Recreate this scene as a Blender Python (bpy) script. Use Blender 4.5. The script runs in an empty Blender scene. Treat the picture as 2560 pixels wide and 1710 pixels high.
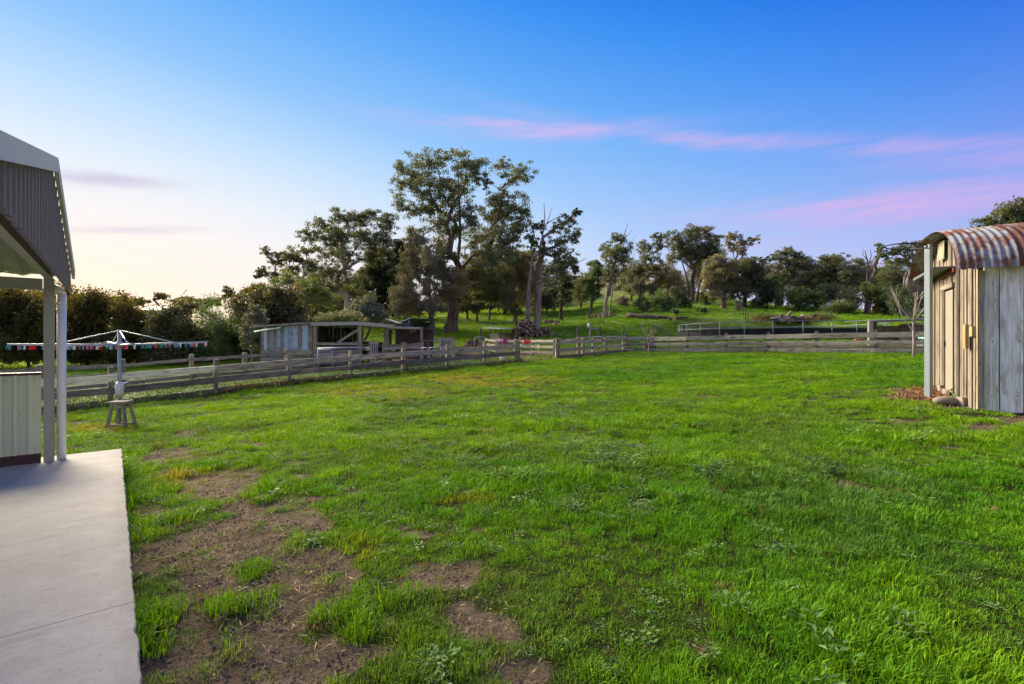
import bpy, math, random
import numpy as np
from mathutils import Vector
random.seed(7); RNG = np.random.default_rng(11)
scn = bpy.context.scene
COL = scn.collection
R = math.radians
# ------------------------------------------------------------------ camera, sky, sun, exposure
EYE = 1.5; F = 1209.0                       # eye height over the patio; focal length in pixels of a 2560 px wide picture
cam_d = bpy.data.cameras.new('camera'); cam = bpy.data.objects.new('camera', cam_d); COL.objects.link(cam)
cam.location = (0, 0, EYE); cam.rotation_euler = (R(90), 0, 0)
cam_d.sensor_width = 36; cam_d.lens = 36*F/2560; cam_d.clip_start = 0.05; cam_d.clip_end = 3000
scn.camera = cam
SUN_AZ = R(-50); SUN_EL = R(27)             # azimuth from +Y towards +X
SUN = Vector((math.sin(SUN_AZ)*math.cos(SUN_EL), math.cos(SUN_AZ)*math.cos(SUN_EL), math.sin(SUN_EL)))
sd = bpy.data.lights.new('sun', 'SUN'); sd.energy = 5.0; sd.angle = R(32); sd.color = (1.0, 0.84, 0.60)
so = bpy.data.objects.new('sun', sd); COL.objects.link(so); so.rotation_euler = SUN.to_track_quat('Z', 'Y').to_euler()
vs = scn.view_settings
vs.view_transform = 'Standard'; vs.look = 'None'; vs.exposure = 1.15; vs.gamma = 1.0; vs.use_curve_mapping = False
scn.cycles.use_denoising = True; scn.cycles.use_adaptive_sampling = True; scn.cycles.adaptive_threshold = .02; scn.cycles.adaptive_min_samples = 12
scn.cycles.max_bounces = 4; scn.cycles.diffuse_bounces = 2; scn.cycles.glossy_bounces = 2; scn.cycles.transmission_bounces = 3; scn.cycles.transparent_max_bounces = 4

class NT:                                    # tiny helper for node trees
    def __init__(s, nt): s.nt = nt; s.n = nt.nodes; s.l = nt.links
    def new(s, t, **kw):
        o = s.n.new(t)
        for k, v in kw.items(): setattr(o, k, v)
        return o
    def put(s, sock, v):
        if isinstance(v, bpy.types.NodeSocket): s.l.new(v, sock)
        elif isinstance(v, bpy.types.Node): s.l.new(v.outputs[0], sock)
        else: sock.default_value = v
    def m(s, op, a, b=None, c=None, clamp=False):
        o = s.new('ShaderNodeMath', operation=op, use_clamp=clamp); s.put(o.inputs[0], a)
        if b is not None: s.put(o.inputs[1], b)
        if c is not None: s.put(o.inputs[2], c)
        return o.outputs[0]
    def mix(s, f, a, b, mode='MIX'):
        o = s.new('ShaderNodeMix', data_type='RGBA', blend_type=mode)
        s.put(o.inputs[0], f)
        for k, v in ((6, a), (7, b)):
            s.put(o.inputs[k], (v[0], v[1], v[2], 1) if isinstance(v, (tuple, list)) else v)
        return o.outputs[2]
    def noise(s, vec, scale=5, detail=3, rough=.55, dist=0.0):
        o = s.new('ShaderNodeTexNoise'); s.put(o.inputs['Scale'], scale); o.inputs['Detail'].default_value = detail
        o.inputs['Roughness'].default_value = rough; o.inputs['Distortion'].default_value = dist
        if vec is not None: s.put(o.inputs['Vector'], vec)
        return o.outputs[0]
    def mapping(s, vec, scale=(1, 1, 1), loc=(0, 0, 0)):
        o = s.new('ShaderNodeMapping'); s.put(o.inputs['Vector'], vec); o.inputs['Scale'].default_value = scale; o.inputs['Location'].default_value = loc
        return o.outputs[0]
    def ramp(s, f, stops, interp='LINEAR'):
        o = s.new('ShaderNodeValToRGB'); s.put(o.inputs[0], f); cr = o.color_ramp; cr.interpolation = interp
        while len(cr.elements) < len(stops): cr.elements.new(0.5)
        for e, (p, c) in zip(cr.elements, stops): e.position = p; e.color = (*c, 1) if len(c) == 3 else c
        return o.outputs[0]
    def ss(s, x, a, b):                      # smoothstep
        o = s.new('ShaderNodeMapRange', interpolation_type='SMOOTHSTEP'); s.put(o.inputs[0], x)
        o.inputs[1].default_value = a; o.inputs[2].default_value = b; return o.outputs[0]

world = bpy.data.worlds.new('World'); scn.world = world; world.use_nodes = True
world.cycles.sampling_method = 'MANUAL'; world.cycles.sample_map_resolution = 512
W = NT(world.node_tree); W.n.clear()
tc = W.new('ShaderNodeTexCoord'); DIR = tc.outputs['Generated']
sep = W.new('ShaderNodeSeparateXYZ'); W.put(sep.inputs[0], DIR)
az = W.m('MULTIPLY', W.m('ARCTAN2', sep.outputs[0], sep.outputs[1]), 57.29578)     # degrees, 0 ahead, + right
el = W.m('MULTIPLY', W.m('ARCSINE', sep.outputs[2]), 57.29578)
daz = W.m('ABSOLUTE', W.m('SUBTRACT', az, math.degrees(SUN_AZ))); daz = W.m('MINIMUM', daz, W.m('SUBTRACT', 360.0, daz))
elp = W.m('MAXIMUM', el, 0.0)
gang = W.m('SQRT', W.m('ADD', W.m('POWER', W.m('MULTIPLY', daz, .75), 2.0), W.m('POWER', W.m('MULTIPLY', elp, 2.0), 2.0)))   # distance from the set sun, stretched along the horizon
gq = W.m('DIVIDE', gang, 130.0)
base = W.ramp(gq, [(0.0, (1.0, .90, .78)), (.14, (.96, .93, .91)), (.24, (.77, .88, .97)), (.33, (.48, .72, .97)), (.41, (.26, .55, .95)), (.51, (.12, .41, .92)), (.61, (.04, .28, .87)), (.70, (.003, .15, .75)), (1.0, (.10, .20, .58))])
hz = W.m('POWER', 2.71828, W.m('MULTIPLY', W.m('POWER', W.m('DIVIDE', elp, 12.0), 1.5), -1.0))
hzc = W.ramp(gq, [(0.0, (1.0, .76, .50)), (0.18, (.97, .86, .80)), (0.42, (.78, .73, .89)), (.62, (.74, .58, .83)), (1.0, (1.15, .95, .92))])  # far end brightened behind the camera as added neutral fill
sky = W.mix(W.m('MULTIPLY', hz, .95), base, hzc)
# thin bands of evening cloud; last wide pair, behind the camera, added as fill light
cw = W.new('ShaderNodeCombineXYZ'); W.put(cw.inputs[0], W.m('MULTIPLY', az, .055)); W.put(cw.inputs[1], W.m('MULTIPLY', el, .42))
n1 = W.noise(cw.outputs[0], 1.0, 7, .62, .5)
n2 = W.noise(cw.outputs[0], 2.3, 6, .68, .4)
def band(a0, aw, e0, ew, slope, amp):
    ee = W.m('SUBTRACT', el, W.m('ADD', W.m('MULTIPLY', W.m('SUBTRACT', az, a0), slope), e0))
    ee = W.m('ADD', ee, W.m('MULTIPLY', W.m('SUBTRACT', n2, .5), ew*1.7))
    q = W.m('ADD', W.m('POWER', W.m('DIVIDE', W.m('SUBTRACT', az, a0), aw), 2.0), W.m('POWER', W.m('DIVIDE', ee, ew), 2.0))
    g = W.m('POWER', 2.71828, W.m('MULTIPLY', q, -1.0))
    return W.m('MULTIPLY', g, W.m('MULTIPLY', W.ss(n1, .26, .66), amp))
acc = None
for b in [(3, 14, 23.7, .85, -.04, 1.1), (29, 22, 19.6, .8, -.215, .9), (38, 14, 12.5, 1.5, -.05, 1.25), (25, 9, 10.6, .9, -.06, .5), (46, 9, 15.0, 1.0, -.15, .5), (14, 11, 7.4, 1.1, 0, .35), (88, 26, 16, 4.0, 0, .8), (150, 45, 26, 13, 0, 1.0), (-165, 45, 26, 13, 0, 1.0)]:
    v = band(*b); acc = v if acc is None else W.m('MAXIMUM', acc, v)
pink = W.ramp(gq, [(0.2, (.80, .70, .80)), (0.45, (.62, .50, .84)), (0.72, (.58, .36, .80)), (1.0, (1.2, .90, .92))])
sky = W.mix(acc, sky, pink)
lil = W.m('MAXIMUM', band(-40, 5.0, 14.4, .6, .10, .95), band(-38, 6, 10.3, .4, .13, .6))
sky = W.mix(lil, sky, (.60, .56, .74))
glow = W.m('POWER', 2.71828, W.m('MULTIPLY', gang, -1/7.0))
sky = W.mix(1.0, sky, W.mix(glow, (0, 0, 0), (1.3, .6, .12)), 'ADD')
SKY_GAIN = 0.465
nis = W.new('ShaderNodeTexSky', sky_type='NISHITA', sun_disc=False)
nis.sun_elevation = SUN_EL; nis.sun_rotation = SUN_AZ; nis.air_density = 1.0; nis.dust_density = .4; nis.ozone_density = 4.0
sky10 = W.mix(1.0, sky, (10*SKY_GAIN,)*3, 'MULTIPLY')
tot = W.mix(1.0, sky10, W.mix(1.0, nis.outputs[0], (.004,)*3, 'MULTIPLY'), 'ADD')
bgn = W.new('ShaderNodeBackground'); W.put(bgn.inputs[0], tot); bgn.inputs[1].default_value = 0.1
wo = W.new('ShaderNodeOutputWorld'); W.l.new(bgn.outputs[0], wo.inputs[0])

# ------------------------------------------------------------------ terrain
def smooth(a, b, x):
    t = np.clip((x-a)/(b-a), 0, 1); return t*t*(3-2*t)
def _h(i, j, s):
    n = (i*374761393 + j*668265263 + s*69069) & 0x7fffffff
    n = ((n ^ (n >> 13))*1274126177) & 0x7fffffff
    return ((n ^ (n >> 16)) & 0xffff)/65535.0
def vnoise(x, y, s=0):
    x = np.asarray(x, float); y = np.asarray(y, float)
    i = np.floor(x).astype(np.int64); j = np.floor(y).astype(np.int64)
    fx = x-i; fy = y-j; fx = fx*fx*(3-2*fx); fy = fy*fy*(3-2*fy)
    return (_h(i, j, s)*(1-fx)+_h(i+1, j, s)*fx)*(1-fy)+(_h(i, j+1, s)*(1-fx)+_h(i+1, j+1, s)*fx)*fy
def fbm(x, y, s=0, o=4):
    a = 0; w = .5; t = 0
    for k in range(o): a = a+w*vnoise(x*2**k, y*2**k, s+k*17); t += w; w *= .55
    return a/t
PEN = (26.0, 48.0, 9.0, 1.5)                 # round yard: centre, radius, level
def T(x, y):
    x = np.asarray(x, float); y = np.asarray(y, float)
    xc = np.clip(x, -60, 62); yc = np.clip(y, -30, 300); yc = np.where(yc > 120, 120+45*(1-np.exp(-(yc-120)/45)), yc)
    z = -.376+.0374*xc+.0281*yc
    d0 = 32+.45*np.clip(x-4, 0, 28)
    s = yc-d0; s = np.where(s > 6, s-3, np.where(s > 0, s*s/12, 0))
    k = .083+.035*smooth(5, 30, x)
    w = smooth(-58, -30, x)*(1-.6*smooth(38, 66, x))
    z = z+k*s*w
    z = z+6.0*smooth(105, 165, y)*smooth(-40, 5, x)*(1-smooth(60, 110, x))
    z = z+2.2*np.exp(-(((x+22)/9)**2+((y-62)/9)**2))
    z = z+.17*np.exp(-(((x-9.6)**2+(y-10.2)**2)/(2*2.4**2)))
    z = z+.27*np.exp(-(((x+1.5)**2+(y-2.5)**2)/(2*4.5**2)))
    z = z+(fbm(x*.55, y*.55, 3)-.5)*.10*smooth(3, 8, y)*(1-smooth(60, 90, y))+(fbm(x*2.3, y*2.3, 9)-.5)*.045*(1-smooth(18, 34, y))
    z = z+(fbm(x*.06, y*.06, 5)-.5)*2.0*smooth(45, 80, y)
    f = 1-smooth(PEN[2]+.5, PEN[2]+7, np.hypot(x-PEN[0], y-PEN[1]))
    z = z*(1-f)+PEN[3]*f
    return z
def Tz(x, y): return float(T(x, y))
def P(px, py, d): return Vector(((px-1280)/F*d, d, EYE+(855-py)/F*d))
def G(px, d):
    x = (px-1280)/F*d; return Vector((x, d, Tz(x, d)))
def gp(px, py):                              # where the line of sight through a picture point meets the ground
    t = np.concatenate([np.arange(1.5, 60, .02), np.arange(60, 400, .2)])
    z = EYE+(855-py)/F*t; g = T((px-1280)/F*t, t)
    k = np.argmax(z < g)
    if not (z < g).any(): k = len(t)-1
    return G(px, float(t[k]))
def topix(x, y, z): return 1280+F*x/y, 855-F*(z-EYE)/y

# ------------------------------------------------------------------ materials
MATS = {}
def newmat(name):
    m = bpy.data.materials.new(name); m.use_nodes = True; t = NT(m.node_tree); t.n.clear()
    t.out = t.new('ShaderNodeOutputMaterial'); t.p = t.new('ShaderNodeBsdfPrincipled'); t.l.new(t.p.outputs[0], t.out.inputs[0])
    MATS[name] = m; return t
def bump(t, h, strength=.3, dist=.01):
    b = t.new('ShaderNodeBump'); t.put(b.inputs['Height'], h); b.inputs['Strength'].default_value = strength; b.inputs['Distance'].default_value = dist
    t.l.new(b.outputs[0], t.p.inputs['Normal'])
def orand(t): return t.new('ShaderNodeObjectInfo').outputs['Random']
def uvn(t): return t.new('ShaderNodeUVMap').outputs[0]
def objc(t): return t.new('ShaderNodeTexCoord').outputs['Object']
def wood(name, lo, hi, stain=None, stain_amt=.5, lichen=None, rough=.9):
    t = newmat(name); uv = uvn(t); r = orand(t)
    off = t.new('ShaderNodeVectorMath', operation='ADD'); t.put(off.inputs[0], uv)
    cx = t.new('ShaderNodeCombineXYZ'); t.put(cx.inputs[0], t.m('MULTIPLY', r, 37.0)); t.put(cx.inputs[1], t.m('MULTIPLY', r, 91.0)); t.put(off.inputs[1], cx.outputs[0])
    g = t.noise(t.mapping(off.outputs[0], (1.6, 34, 1)), 1.0, 5, .65)
    n = t.noise(t.mapping(off.outputs[0], (2.2, 6, 1)), 1.0, 4, .6)
    c = t.mix(t.ss(g, .3, .72), lo, hi)
    if stain is not None: c = t.mix(t.m('MULTIPLY', t.ss(n, .5, .66), stain_amt), c, stain)
    if lichen is not None:
        l = t.noise(t.mapping(off.outputs[0], (9, 9, 1)), 1.0, 4, .7); c = t.mix(t.m('MULTIPLY', t.ss(l, .52, .66), .75), c, lichen)
    c = t.mix(1.0, c, t.ramp(r, [(0, (.72, .72, .72)), (1, (1.25, 1.22, 1.18))]), 'MULTIPLY')
    t.put(t.p.inputs['Base Color'], c); t.p.inputs['Roughness'].default_value = rough; return MATS[name]
def plain(name, col, rough=.6, metal=0.0, var=.15, scale=6, spec=.5):
    t = newmat(name); n = t.noise(objc(t), scale, 4, .6)
    t.put(t.p.inputs['Base Color'], t.mix(n, tuple(v*(1-var) for v in col), tuple(v*(1+var) for v in col)))
    t.p.inputs['Roughness'].default_value = rough; t.p.inputs['Metallic'].default_value = metal; t.p.inputs['Specular IOR Level'].default_value = spec
    return MATS[name]
def tin(name, base, patch, patch_lo=.5, patch_hi=.62, rough=.55, metal=.25, seed=0.0, sx=2.0, sy=.6):
    t = newmat(name); uv = uvn(t); r = orand(t)
    off = t.new('ShaderNodeVectorMath', operation='ADD'); t.put(off.inputs[0], uv)
    cx = t.new('ShaderNodeCombineXYZ'); t.put(cx.inputs[0], t.m('ADD', t.m('MULTIPLY', r, 53.0), seed)); t.put(off.inputs[1], cx.outputs[0])
    n = t.noise(t.mapping(off.outputs[0], (sx, sy, 1)), 1.6, 6, .62, .4); f = t.noise(t.mapping(off.outputs[0], (22, 5, 1)), 1.0, 4, .7)
    c = t.mix(t.ss(f, .3, .75), tuple(v*.80 for v in base), tuple(v*1.15 for v in base))
    pc = t.mix(f, tuple(v*.6 for v in patch), tuple(v*1.35 for v in patch))
    c = t.mix(t.ss(n, patch_lo, patch_hi), c, pc)
    c = t.mix(1.0, c, t.ramp(r, [(0, (.8, .8, .8)), (1, (1.2, 1.2, 1.2))]), 'MULTIPLY')
    t.put(t.p.inputs['Base Color'], c); t.p.inputs['Roughness'].default_value = rough; t.p.inputs['Metallic'].default_value = metal; return MATS[name]
wood('rail_wood', (0.180, 0.160, 0.122), (0.547, 0.508, 0.391), (0.106, 0.104, 0.084), .8)
wood('rail_pale', (0.229, 0.214, 0.155), (0.520, 0.490, 0.361), (0.104, 0.102, 0.060), .75)
wood('rail_dark', (0.105, 0.100, 0.088), (0.307, 0.290, 0.235), (0.071, 0.070, 0.060), .7)
wood('rail_paint', (0.428, 0.425, 0.292), (0.900, 0.900, 0.659), (0.236, 0.221, 0.154), .7)
wood('post_wood', (0.143, 0.129, 0.089), (0.429, 0.393, 0.273), (0.086, 0.084, 0.058), .7, (0.343, 0.281, 0.035))
wood('post_dark', (0.081, 0.073, 0.053), (0.230, 0.206, 0.145), (0.054, 0.053, 0.040), .7, (0.162, 0.146, 0.045))
wood('board_beige', (.15, .122, .092), (.33, .285, .228), (.075, .055, .038), .65)
wood('board_grey', (0.419, 0.411, 0.314), (0.862, 0.846, 0.664), (0.280, 0.269, 0.193), .6)
wood('board_blue', (0.513, 0.531, 0.433), (0.900, 0.900, 0.790), (0.373, 0.360, 0.260), .7)
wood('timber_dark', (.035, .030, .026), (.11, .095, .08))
wood('raw_pine', (0.294, 0.175, 0.077), (0.476, 0.322, 0.175))
wood('stool_wood', (0.172, 0.144, 0.115), (0.460, 0.402, 0.322), (0.115, 0.103, 0.081), .6)
tin('tin_blue', (.36, .44, .52), (.22, .23, .24)); tin('tin_brown', (.21, .165, .13), (.30, .27, .25)); tin('tin_grey', (.22, .24, .25), (.13, .12, .11))
tin('tin_rust', (.26, .27, .26), (.17, .068, .034), .45, .57, .8, 0.0, 4.0, 2.6, .9)
tin('tin_rusty', (.25, .25, .24), (.16, .062, .031), .34, .47, .8, 0.0, 9.0, 2.2, 1.0)
plain('roof_light', (.42, .44, .45), .5, .3); plain('teal_steel', (.05, .085, .10), .5, .1); plain('cream_paint', (.52, .44, .34), .7)
plain('galv', (.46, .49, .50), .42, .55, .12, 9); plain('galv_dull', (.30, .33, .34), .5, .35, .15, 9); plain('pole_blue', (.25, .31, .34), .5, .2, .10, 20)
plain('white_pipe', (.88, .89, .86), .45, 0, .05, 4); plain('clad_green', (.66, .76, .52), .55, 0, .06, 5); plain('brown_steel', (.060, .030, .024), .4, .1, .1)
plain('taupe_shade_steel', (.27, .23, .195), .85, 0, .06, 6, .15); plain('cap_steel', (.68, .64, .60), .85, 0, .05, 6, .15); plain('beam_green', (.36, .38, .30), .55, 0, .10); plain('ceiling_tin', (.30, .32, .24), .45, .15, .15, 3)  # taupe gable cladding darkened to carry its grazing shade in the colour
plain('pipe_dark', (.17, .19, .20), .5, .3); plain('white_paint', (.70, .70, .67), .6); plain('black_cloth', (.010, .010, .011), .85, 0, .4, 3); plain('black_rubber', (.015, .015, .016), .6)
plain('iron', (.03, .03, .032), .6, .4); plain('cast_white', (.60, .62, .62), .45, .3); plain('stone_tan', (.22, .18, .135), .9, 0, .3, 9); plain('brick_pale', (.40, .34, .27), .9, 0, .25, 12)
plain('log_bark', (.11, .075, .055), .95, 0, .5, 9); plain('log_end', (.42, .29, .17), .9, 0, .35, 14); plain('brick_red', (.26, .06, .045), .8, 0, .2); plain('roof_white', (.72, .74, .76), .5)
plain('glass_dark', (.02, .025, .03), .15); plain('car_white', (.75, .77, .80), .25); plain('rubbish_green', (.25, .62, .45), .5); plain('terracotta', (.36, .13, .06), .8)
plain('wire', (.10, .105, .11), .6, .4); plain('wire_light', (.38, .40, .40), .5, .5)
plain('door_cream', (.29, .25, .20), .7, 0, .08, 3); plain('straw', (.50, .36, .17), .85, 0, .35, 30); plain('mulch_chip', (.28, .14, .065), .95, 0, .45, 30); plain('twig', (.24, .19, .14), .9, 0, .3, 20)
for nm, c in (('peg_red', (.62, .03, .05)), ('peg_pink', (.70, .12, .28)), ('peg_teal', (.03, .30, .34)), ('peg_blue', (.10, .30, .55)), ('peg_white', (.75, .75, .72)), ('tub_red', (.75, .02, .08)), ('tub_magenta', (.45, .03, .25)), ('bucket_white', (.72, .72, .70))): plain(nm, c, .45, 0, .05)

def leafmat(name, c0, c1, trans=.32, tcol=None, rough=.55):
    t = newmat(name); a = t.new('ShaderNodeAttribute', attribute_name='lv').outputs['Fac']
    c = t.mix(a, c0, c1); r = orand(t)
    c = t.mix(1.0, c, t.ramp(r, [(0, (.85, .85, .85)), (1, (1.15, 1.15, 1.1))]), 'MULTIPLY')
    t.put(t.p.inputs['Base Color'], c); t.p.inputs['Roughness'].default_value = rough; t.p.inputs['Specular IOR Level'].default_value = .35
    tr = t.new('ShaderNodeBsdfTranslucent'); t.put(tr.inputs[0], t.mix(1.0, c, tcol or (1.5, 1.3, .5), 'MULTIPLY'))
    mx = t.new('ShaderNodeMixShader'); mx.inputs[0].default_value = trans
    t.l.new(t.p.outputs[0], mx.inputs[1]); t.l.new(tr.outputs[0], mx.inputs[2]); t.l.new(mx.outputs[0], t.out.inputs[0])
def bark(name, lo, hi):
    t = newmat(name); o = objc(t); n = t.noise(t.mapping(o, (3.0, 3.0, .5)), 1.4, 5, .65); f = t.noise(t.mapping(o, (9, 9, 1.2)), 1.5, 4, .7)
    t.put(t.p.inputs['Base Color'], t.mix(t.ss(n, .35, .65), lo, t.mix(f, tuple(v*.8 for v in hi), hi))); t.p.inputs['Roughness'].default_value = .95; bump(t, f, .6, .03)
leafmat('leaf_gum', (0.058, 0.080, 0.037), (0.201, 0.227, 0.118)); leafmat('leaf_olive', (0.112, 0.115, 0.067), (0.302, 0.290, 0.193)); leafmat('leaf_dark', (0.026, 0.049, 0.026), (0.099, 0.138, 0.067))
leafmat('leaf_green', (0.056, 0.107, 0.034), (0.193, 0.308, 0.101)); leafmat('leaf_wattle', (0.067, 0.103, 0.030), (0.234, 0.290, 0.102)); leafmat('leaf_yellow', (.12, .14, .02), (.34, .33, .06))
leafmat('leaf_hedge', (.045, .057, .018), (.145, .150, .052), .5, (1.7, 1.3, .4)); leafmat('leaf_photinia', (0.035, 0.063, 0.026), (0.190, 0.190, 0.092)); leafmat('leaf_red', (.14, .06, .025), (.36, .20, .09))
leafmat('leaf_flower', (.30, .27, .18), (.55, .52, .40), .1); leafmat('leaf_mistletoe', (0.153, 0.145, 0.020), (0.408, 0.357, 0.060)); leafmat('leaf_grey', (0.069, 0.094, 0.070), (0.235, 0.274, 0.205)); leafmat('leaf_far', (0.087, 0.106, 0.079), (0.233, 0.242, 0.190))
leafmat('leaf_dry', (.10, .055, .03), (.26, .16, .09)); leafmat('leaf_weed', (0.060, 0.111, 0.025), (0.204, 0.323, 0.085)); leafmat('leaf_twigs', (.12, .10, .09), (.24, .21, .19))
bark('bark_brown', (.055, .036, .026), (.19, .135, .10)); bark('bark_grey', (.14, .115, .095), (.38, .32, .27)); bark('bark_pale', (.28, .24, .20), (.56, .50, .43)); bark('bark_dark', (.035, .025, .020), (.11, .08, .06)); bark('bark_red', (.10, .05, .035), (.26, .14, .10)); bark('bark_dead', (.20, .18, .165), (.40, .37, .34))

# ------------------------------------------------------------------ mesh helpers
class MB:
    def __init__(s): s.v = []; s.f = []; s.uv = []
    def quad(s, a, b, c, d, uv=None):
        k = len(s.v); s.v += [tuple(a), tuple(b), tuple(c), tuple(d)]; s.f.append((k, k+1, k+2, k+3)); s.uv.append(uv or [(0, 0), (1, 0), (1, 1), (0, 1)])
    def hexa(s, c8, L=1.0, w=.1, h=.1):       # 8 corners: end 0 (4 round), end 1 (4 round)
        k = len(s.v); s.v += [tuple(p) for p in c8]
        s.f += [(k+3, k+2, k+1, k), (k+4, k+5, k+6, k+7)]
        s.uv += [[(0, 0), (w, 0), (w, h), (0, h)]]*2
        o = 0.0
        for i in range(4):
            j = (i+1) % 4; e = w if i % 2 == 0 else h
            s.f.append((k+i, k+j, k+4+j, k+4+i)); s.uv.append([(0, o), (0, o+e), (L, o+e), (L, o)]); o += e
    def beam(s, p0, p1, w, h, up=None, jit=0.0, taper=1.0):   # w sideways, h along up
        p0 = Vector(p0); p1 = Vector(p1); d = (p1-p0); L = d.length; d.normalize()
        u = Vector(up) if up is not None else (Vector((0, 0, 1)) if abs(d.z) < .9 else Vector((0, 1, 0)))
        sd_ = d.cross(u).normalized(); u = sd_.cross(d).normalized()
        c = []
        for p, q in ((p0, 1.0), (p1, taper)):
            for a, b in ((-1, -1), (1, -1), (1, 1), (-1, 1)):
                j = Vector((random.uniform(-jit, jit), random.uniform(-jit, jit), random.uniform(-jit, jit))) if jit else Vector()
                c.append(p+sd_*(a*w/2*q)+u*(b*h/2*q)+j)
        s.hexa(c, L, w, h); return s
    def box(s, c, size, rz=0.0):
        c = Vector(c); ca, sa = math.cos(rz), math.sin(rz); x = Vector((ca, sa, 0)); y = Vector((-sa, ca, 0)); z = Vector((0, 0, 1)); sx, sy, sz = size
        s.beam(c-z*sz/2, c+z*sz/2, sx, sy, up=y); return s
    def tube(s, pts, rad, seg=8, cap=True):
        pts = [Vector(p) for p in pts]; n = len(pts)
        if not hasattr(rad, '__len__'): rad = [rad]*n
        k0 = len(s.v); ref = None; acc = 0.0
        for i, p in enumerate(pts):
            t = (pts[min(i+1, n-1)]-pts[max(i-1, 0)])
            if t.length < 1e-9: t = Vector((0, 0, 1))
            t.normalize()
            if ref is None: ref = t.orthogonal().normalized()
            ref = (ref-t*ref.dot(t)); ref = ref.normalized() if ref.length > 1e-6 else t.orthogonal().normalized()
            b = t.cross(ref)
            for q in range(seg):
                a = 2*math.pi*q/seg; s.v.append(tuple(p+(ref*math.cos(a)+b*math.sin(a))*rad[i]))
        for i in range(n-1):
            L = (pts[i+1]-pts[i]).length
            for q in range(seg):
                r = (q+1) % seg; a, b = k0+i*seg+q, k0+i*seg+r
                s.f.append((a, b, b+seg, a+seg)); s.uv.append([(acc, q/seg), (acc, (q+1)/seg), (acc+L, (q+1)/seg), (acc+L, q/seg)])
            acc += L
        if cap:
            s.f.append(tuple(range(k0+seg-1, k0-1, -1))); s.uv.append([(0, 0)]*seg)
            e = k0+(n-1)*seg; s.f.append(tuple(range(e, e+seg))); s.uv.append([(0, 0)]*seg)
        return s
    def blob(s, c, r, sq=(1, 1, 1), seg=10, rings=6, rough=.0, seed=0):
        c = Vector(c); k0 = len(s.v); rr = random.Random(seed)
        for i in range(rings+1):
            ph = math.pi*i/rings
            for j in range(seg):
                th = 2*math.pi*j/seg; q = r*(1+rr.uniform(-rough, rough))
                s.v.append((c.x+q*sq[0]*math.sin(ph)*math.cos(th), c.y+q*sq[1]*math.sin(ph)*math.sin(th), c.z+q*sq[2]*math.cos(ph)))
        for i in range(rings):
            for j in range(seg):
                a = k0+i*seg+j; b = k0+i*seg+(j+1) % seg; s.f.append((a, a+seg, b+seg, b)); s.uv.append([(j/seg, i/rings)]*4)
        return s
    def build(s, name, mat, parent=None, smooth=False, origin=None):
        o0 = Vector(origin) if origin is not None else (Vector(parent['_o']) if parent is not None and '_o' in parent else Vector())
        me = bpy.data.meshes.new(name); me.from_pydata([(v[0]-o0.x, v[1]-o0.y, v[2]-o0.z) for v in s.v], [], s.f)
        uvl = me.uv_layers.new(name='UVMap'); flat = [c for f in s.uv for p in f for c in p]; uvl.data.foreach_set('uv', flat)
        me.materials.append(MATS[mat])
        if smooth: me.polygons.foreach_set('use_smooth', [True]*len(me.polygons))
        me.validate(); me.update()
        ob = bpy.data.objects.new(name, me); COL.objects.link(ob)
        if parent is not None: ob.parent = parent; ob['_o'] = tuple(o0)
        else: ob.location = o0; ob['_o'] = tuple(o0)
        return ob
def tag(o, label, cat=None, group=None, kind=None):
    o['label'] = label
    if cat: o['category'] = cat
    if group: o['group'] = group
    if kind: o['kind'] = kind
    return o
def thing(name, label, cat, loc, group=None):
    o = bpy.data.objects.new(name, None); COL.objects.link(o); o.location = loc; o['_o'] = tuple(loc); o.empty_display_size = .2
    return tag(o, label, cat, group)
def mesh_np(name, V, Fc, mat, lv=None, parent=None, smooth=False):
    o0 = np.array(parent['_o']) if parent is not None else np.zeros(3)
    me = bpy.data.meshes.new(name); V = (np.asarray(V, float)-o0).astype(np.float32); Fc = np.asarray(Fc, np.int32); n, k = Fc.shape
    me.vertices.add(len(V)); me.vertices.foreach_set('co', V.ravel())
    me.loops.add(n*k); me.loops.foreach_set('vertex_index', Fc.ravel()); me.polygons.add(n)
    me.polygons.foreach_set('loop_start', np.arange(0, n*k, k, dtype=np.int32)); me.polygons.foreach_set('loop_total', np.full(n, k, np.int32))
    if lv is not None:
        a = me.attributes.new('lv', 'FLOAT', 'POINT'); a.data.foreach_set('value', np.asarray(lv, np.float32))
    me.materials.append(MATS[mat]); me.update(calc_edges=True); me.validate()
    if smooth: me.polygons.foreach_set('use_smooth', [True]*n)
    ob = bpy.data.objects.new(name, me); COL.objects.link(ob)
    if parent is not None: ob.parent = parent; ob['_o'] = tuple(o0)
    return ob
# ------------------------------------------------------------------ ground
U2 = Vector((-.637, .771, 0)); N2 = Vector((.771, .637, 0)); V2 = Vector((-.771, -.637, 0))   # along the patio edge, out of it, along the end wall
PB = Vector((-5.496, 6.80, 0))               # far outer corner of the patio
SH_C = Vector((8.22, 8.5, 0)); SH_W = Vector((.514, .857, 0)); SH_F = Vector((.857, -.514, 0)) # old shed: near corner, along its end wall, along its front wall
def inslab(x, y, pad=0.0):
    n = N2.x*x+N2.y*y; u = U2.x*(x-PB.x)+U2.y*(y-PB.y)
    return (n < N2.dot(PB)+pad) & (u < pad)
def inshed(x, y, pad=0.0):
    a = (x-SH_C.x)*SH_W.x+(y-SH_C.y)*SH_W.y; b = (x-SH_C.x)*SH_F.x+(y-SH_C.y)*SH_F.y
    return (a > -pad) & (a < 3.85+pad) & (b > -pad) & (b < 6+pad)
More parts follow.
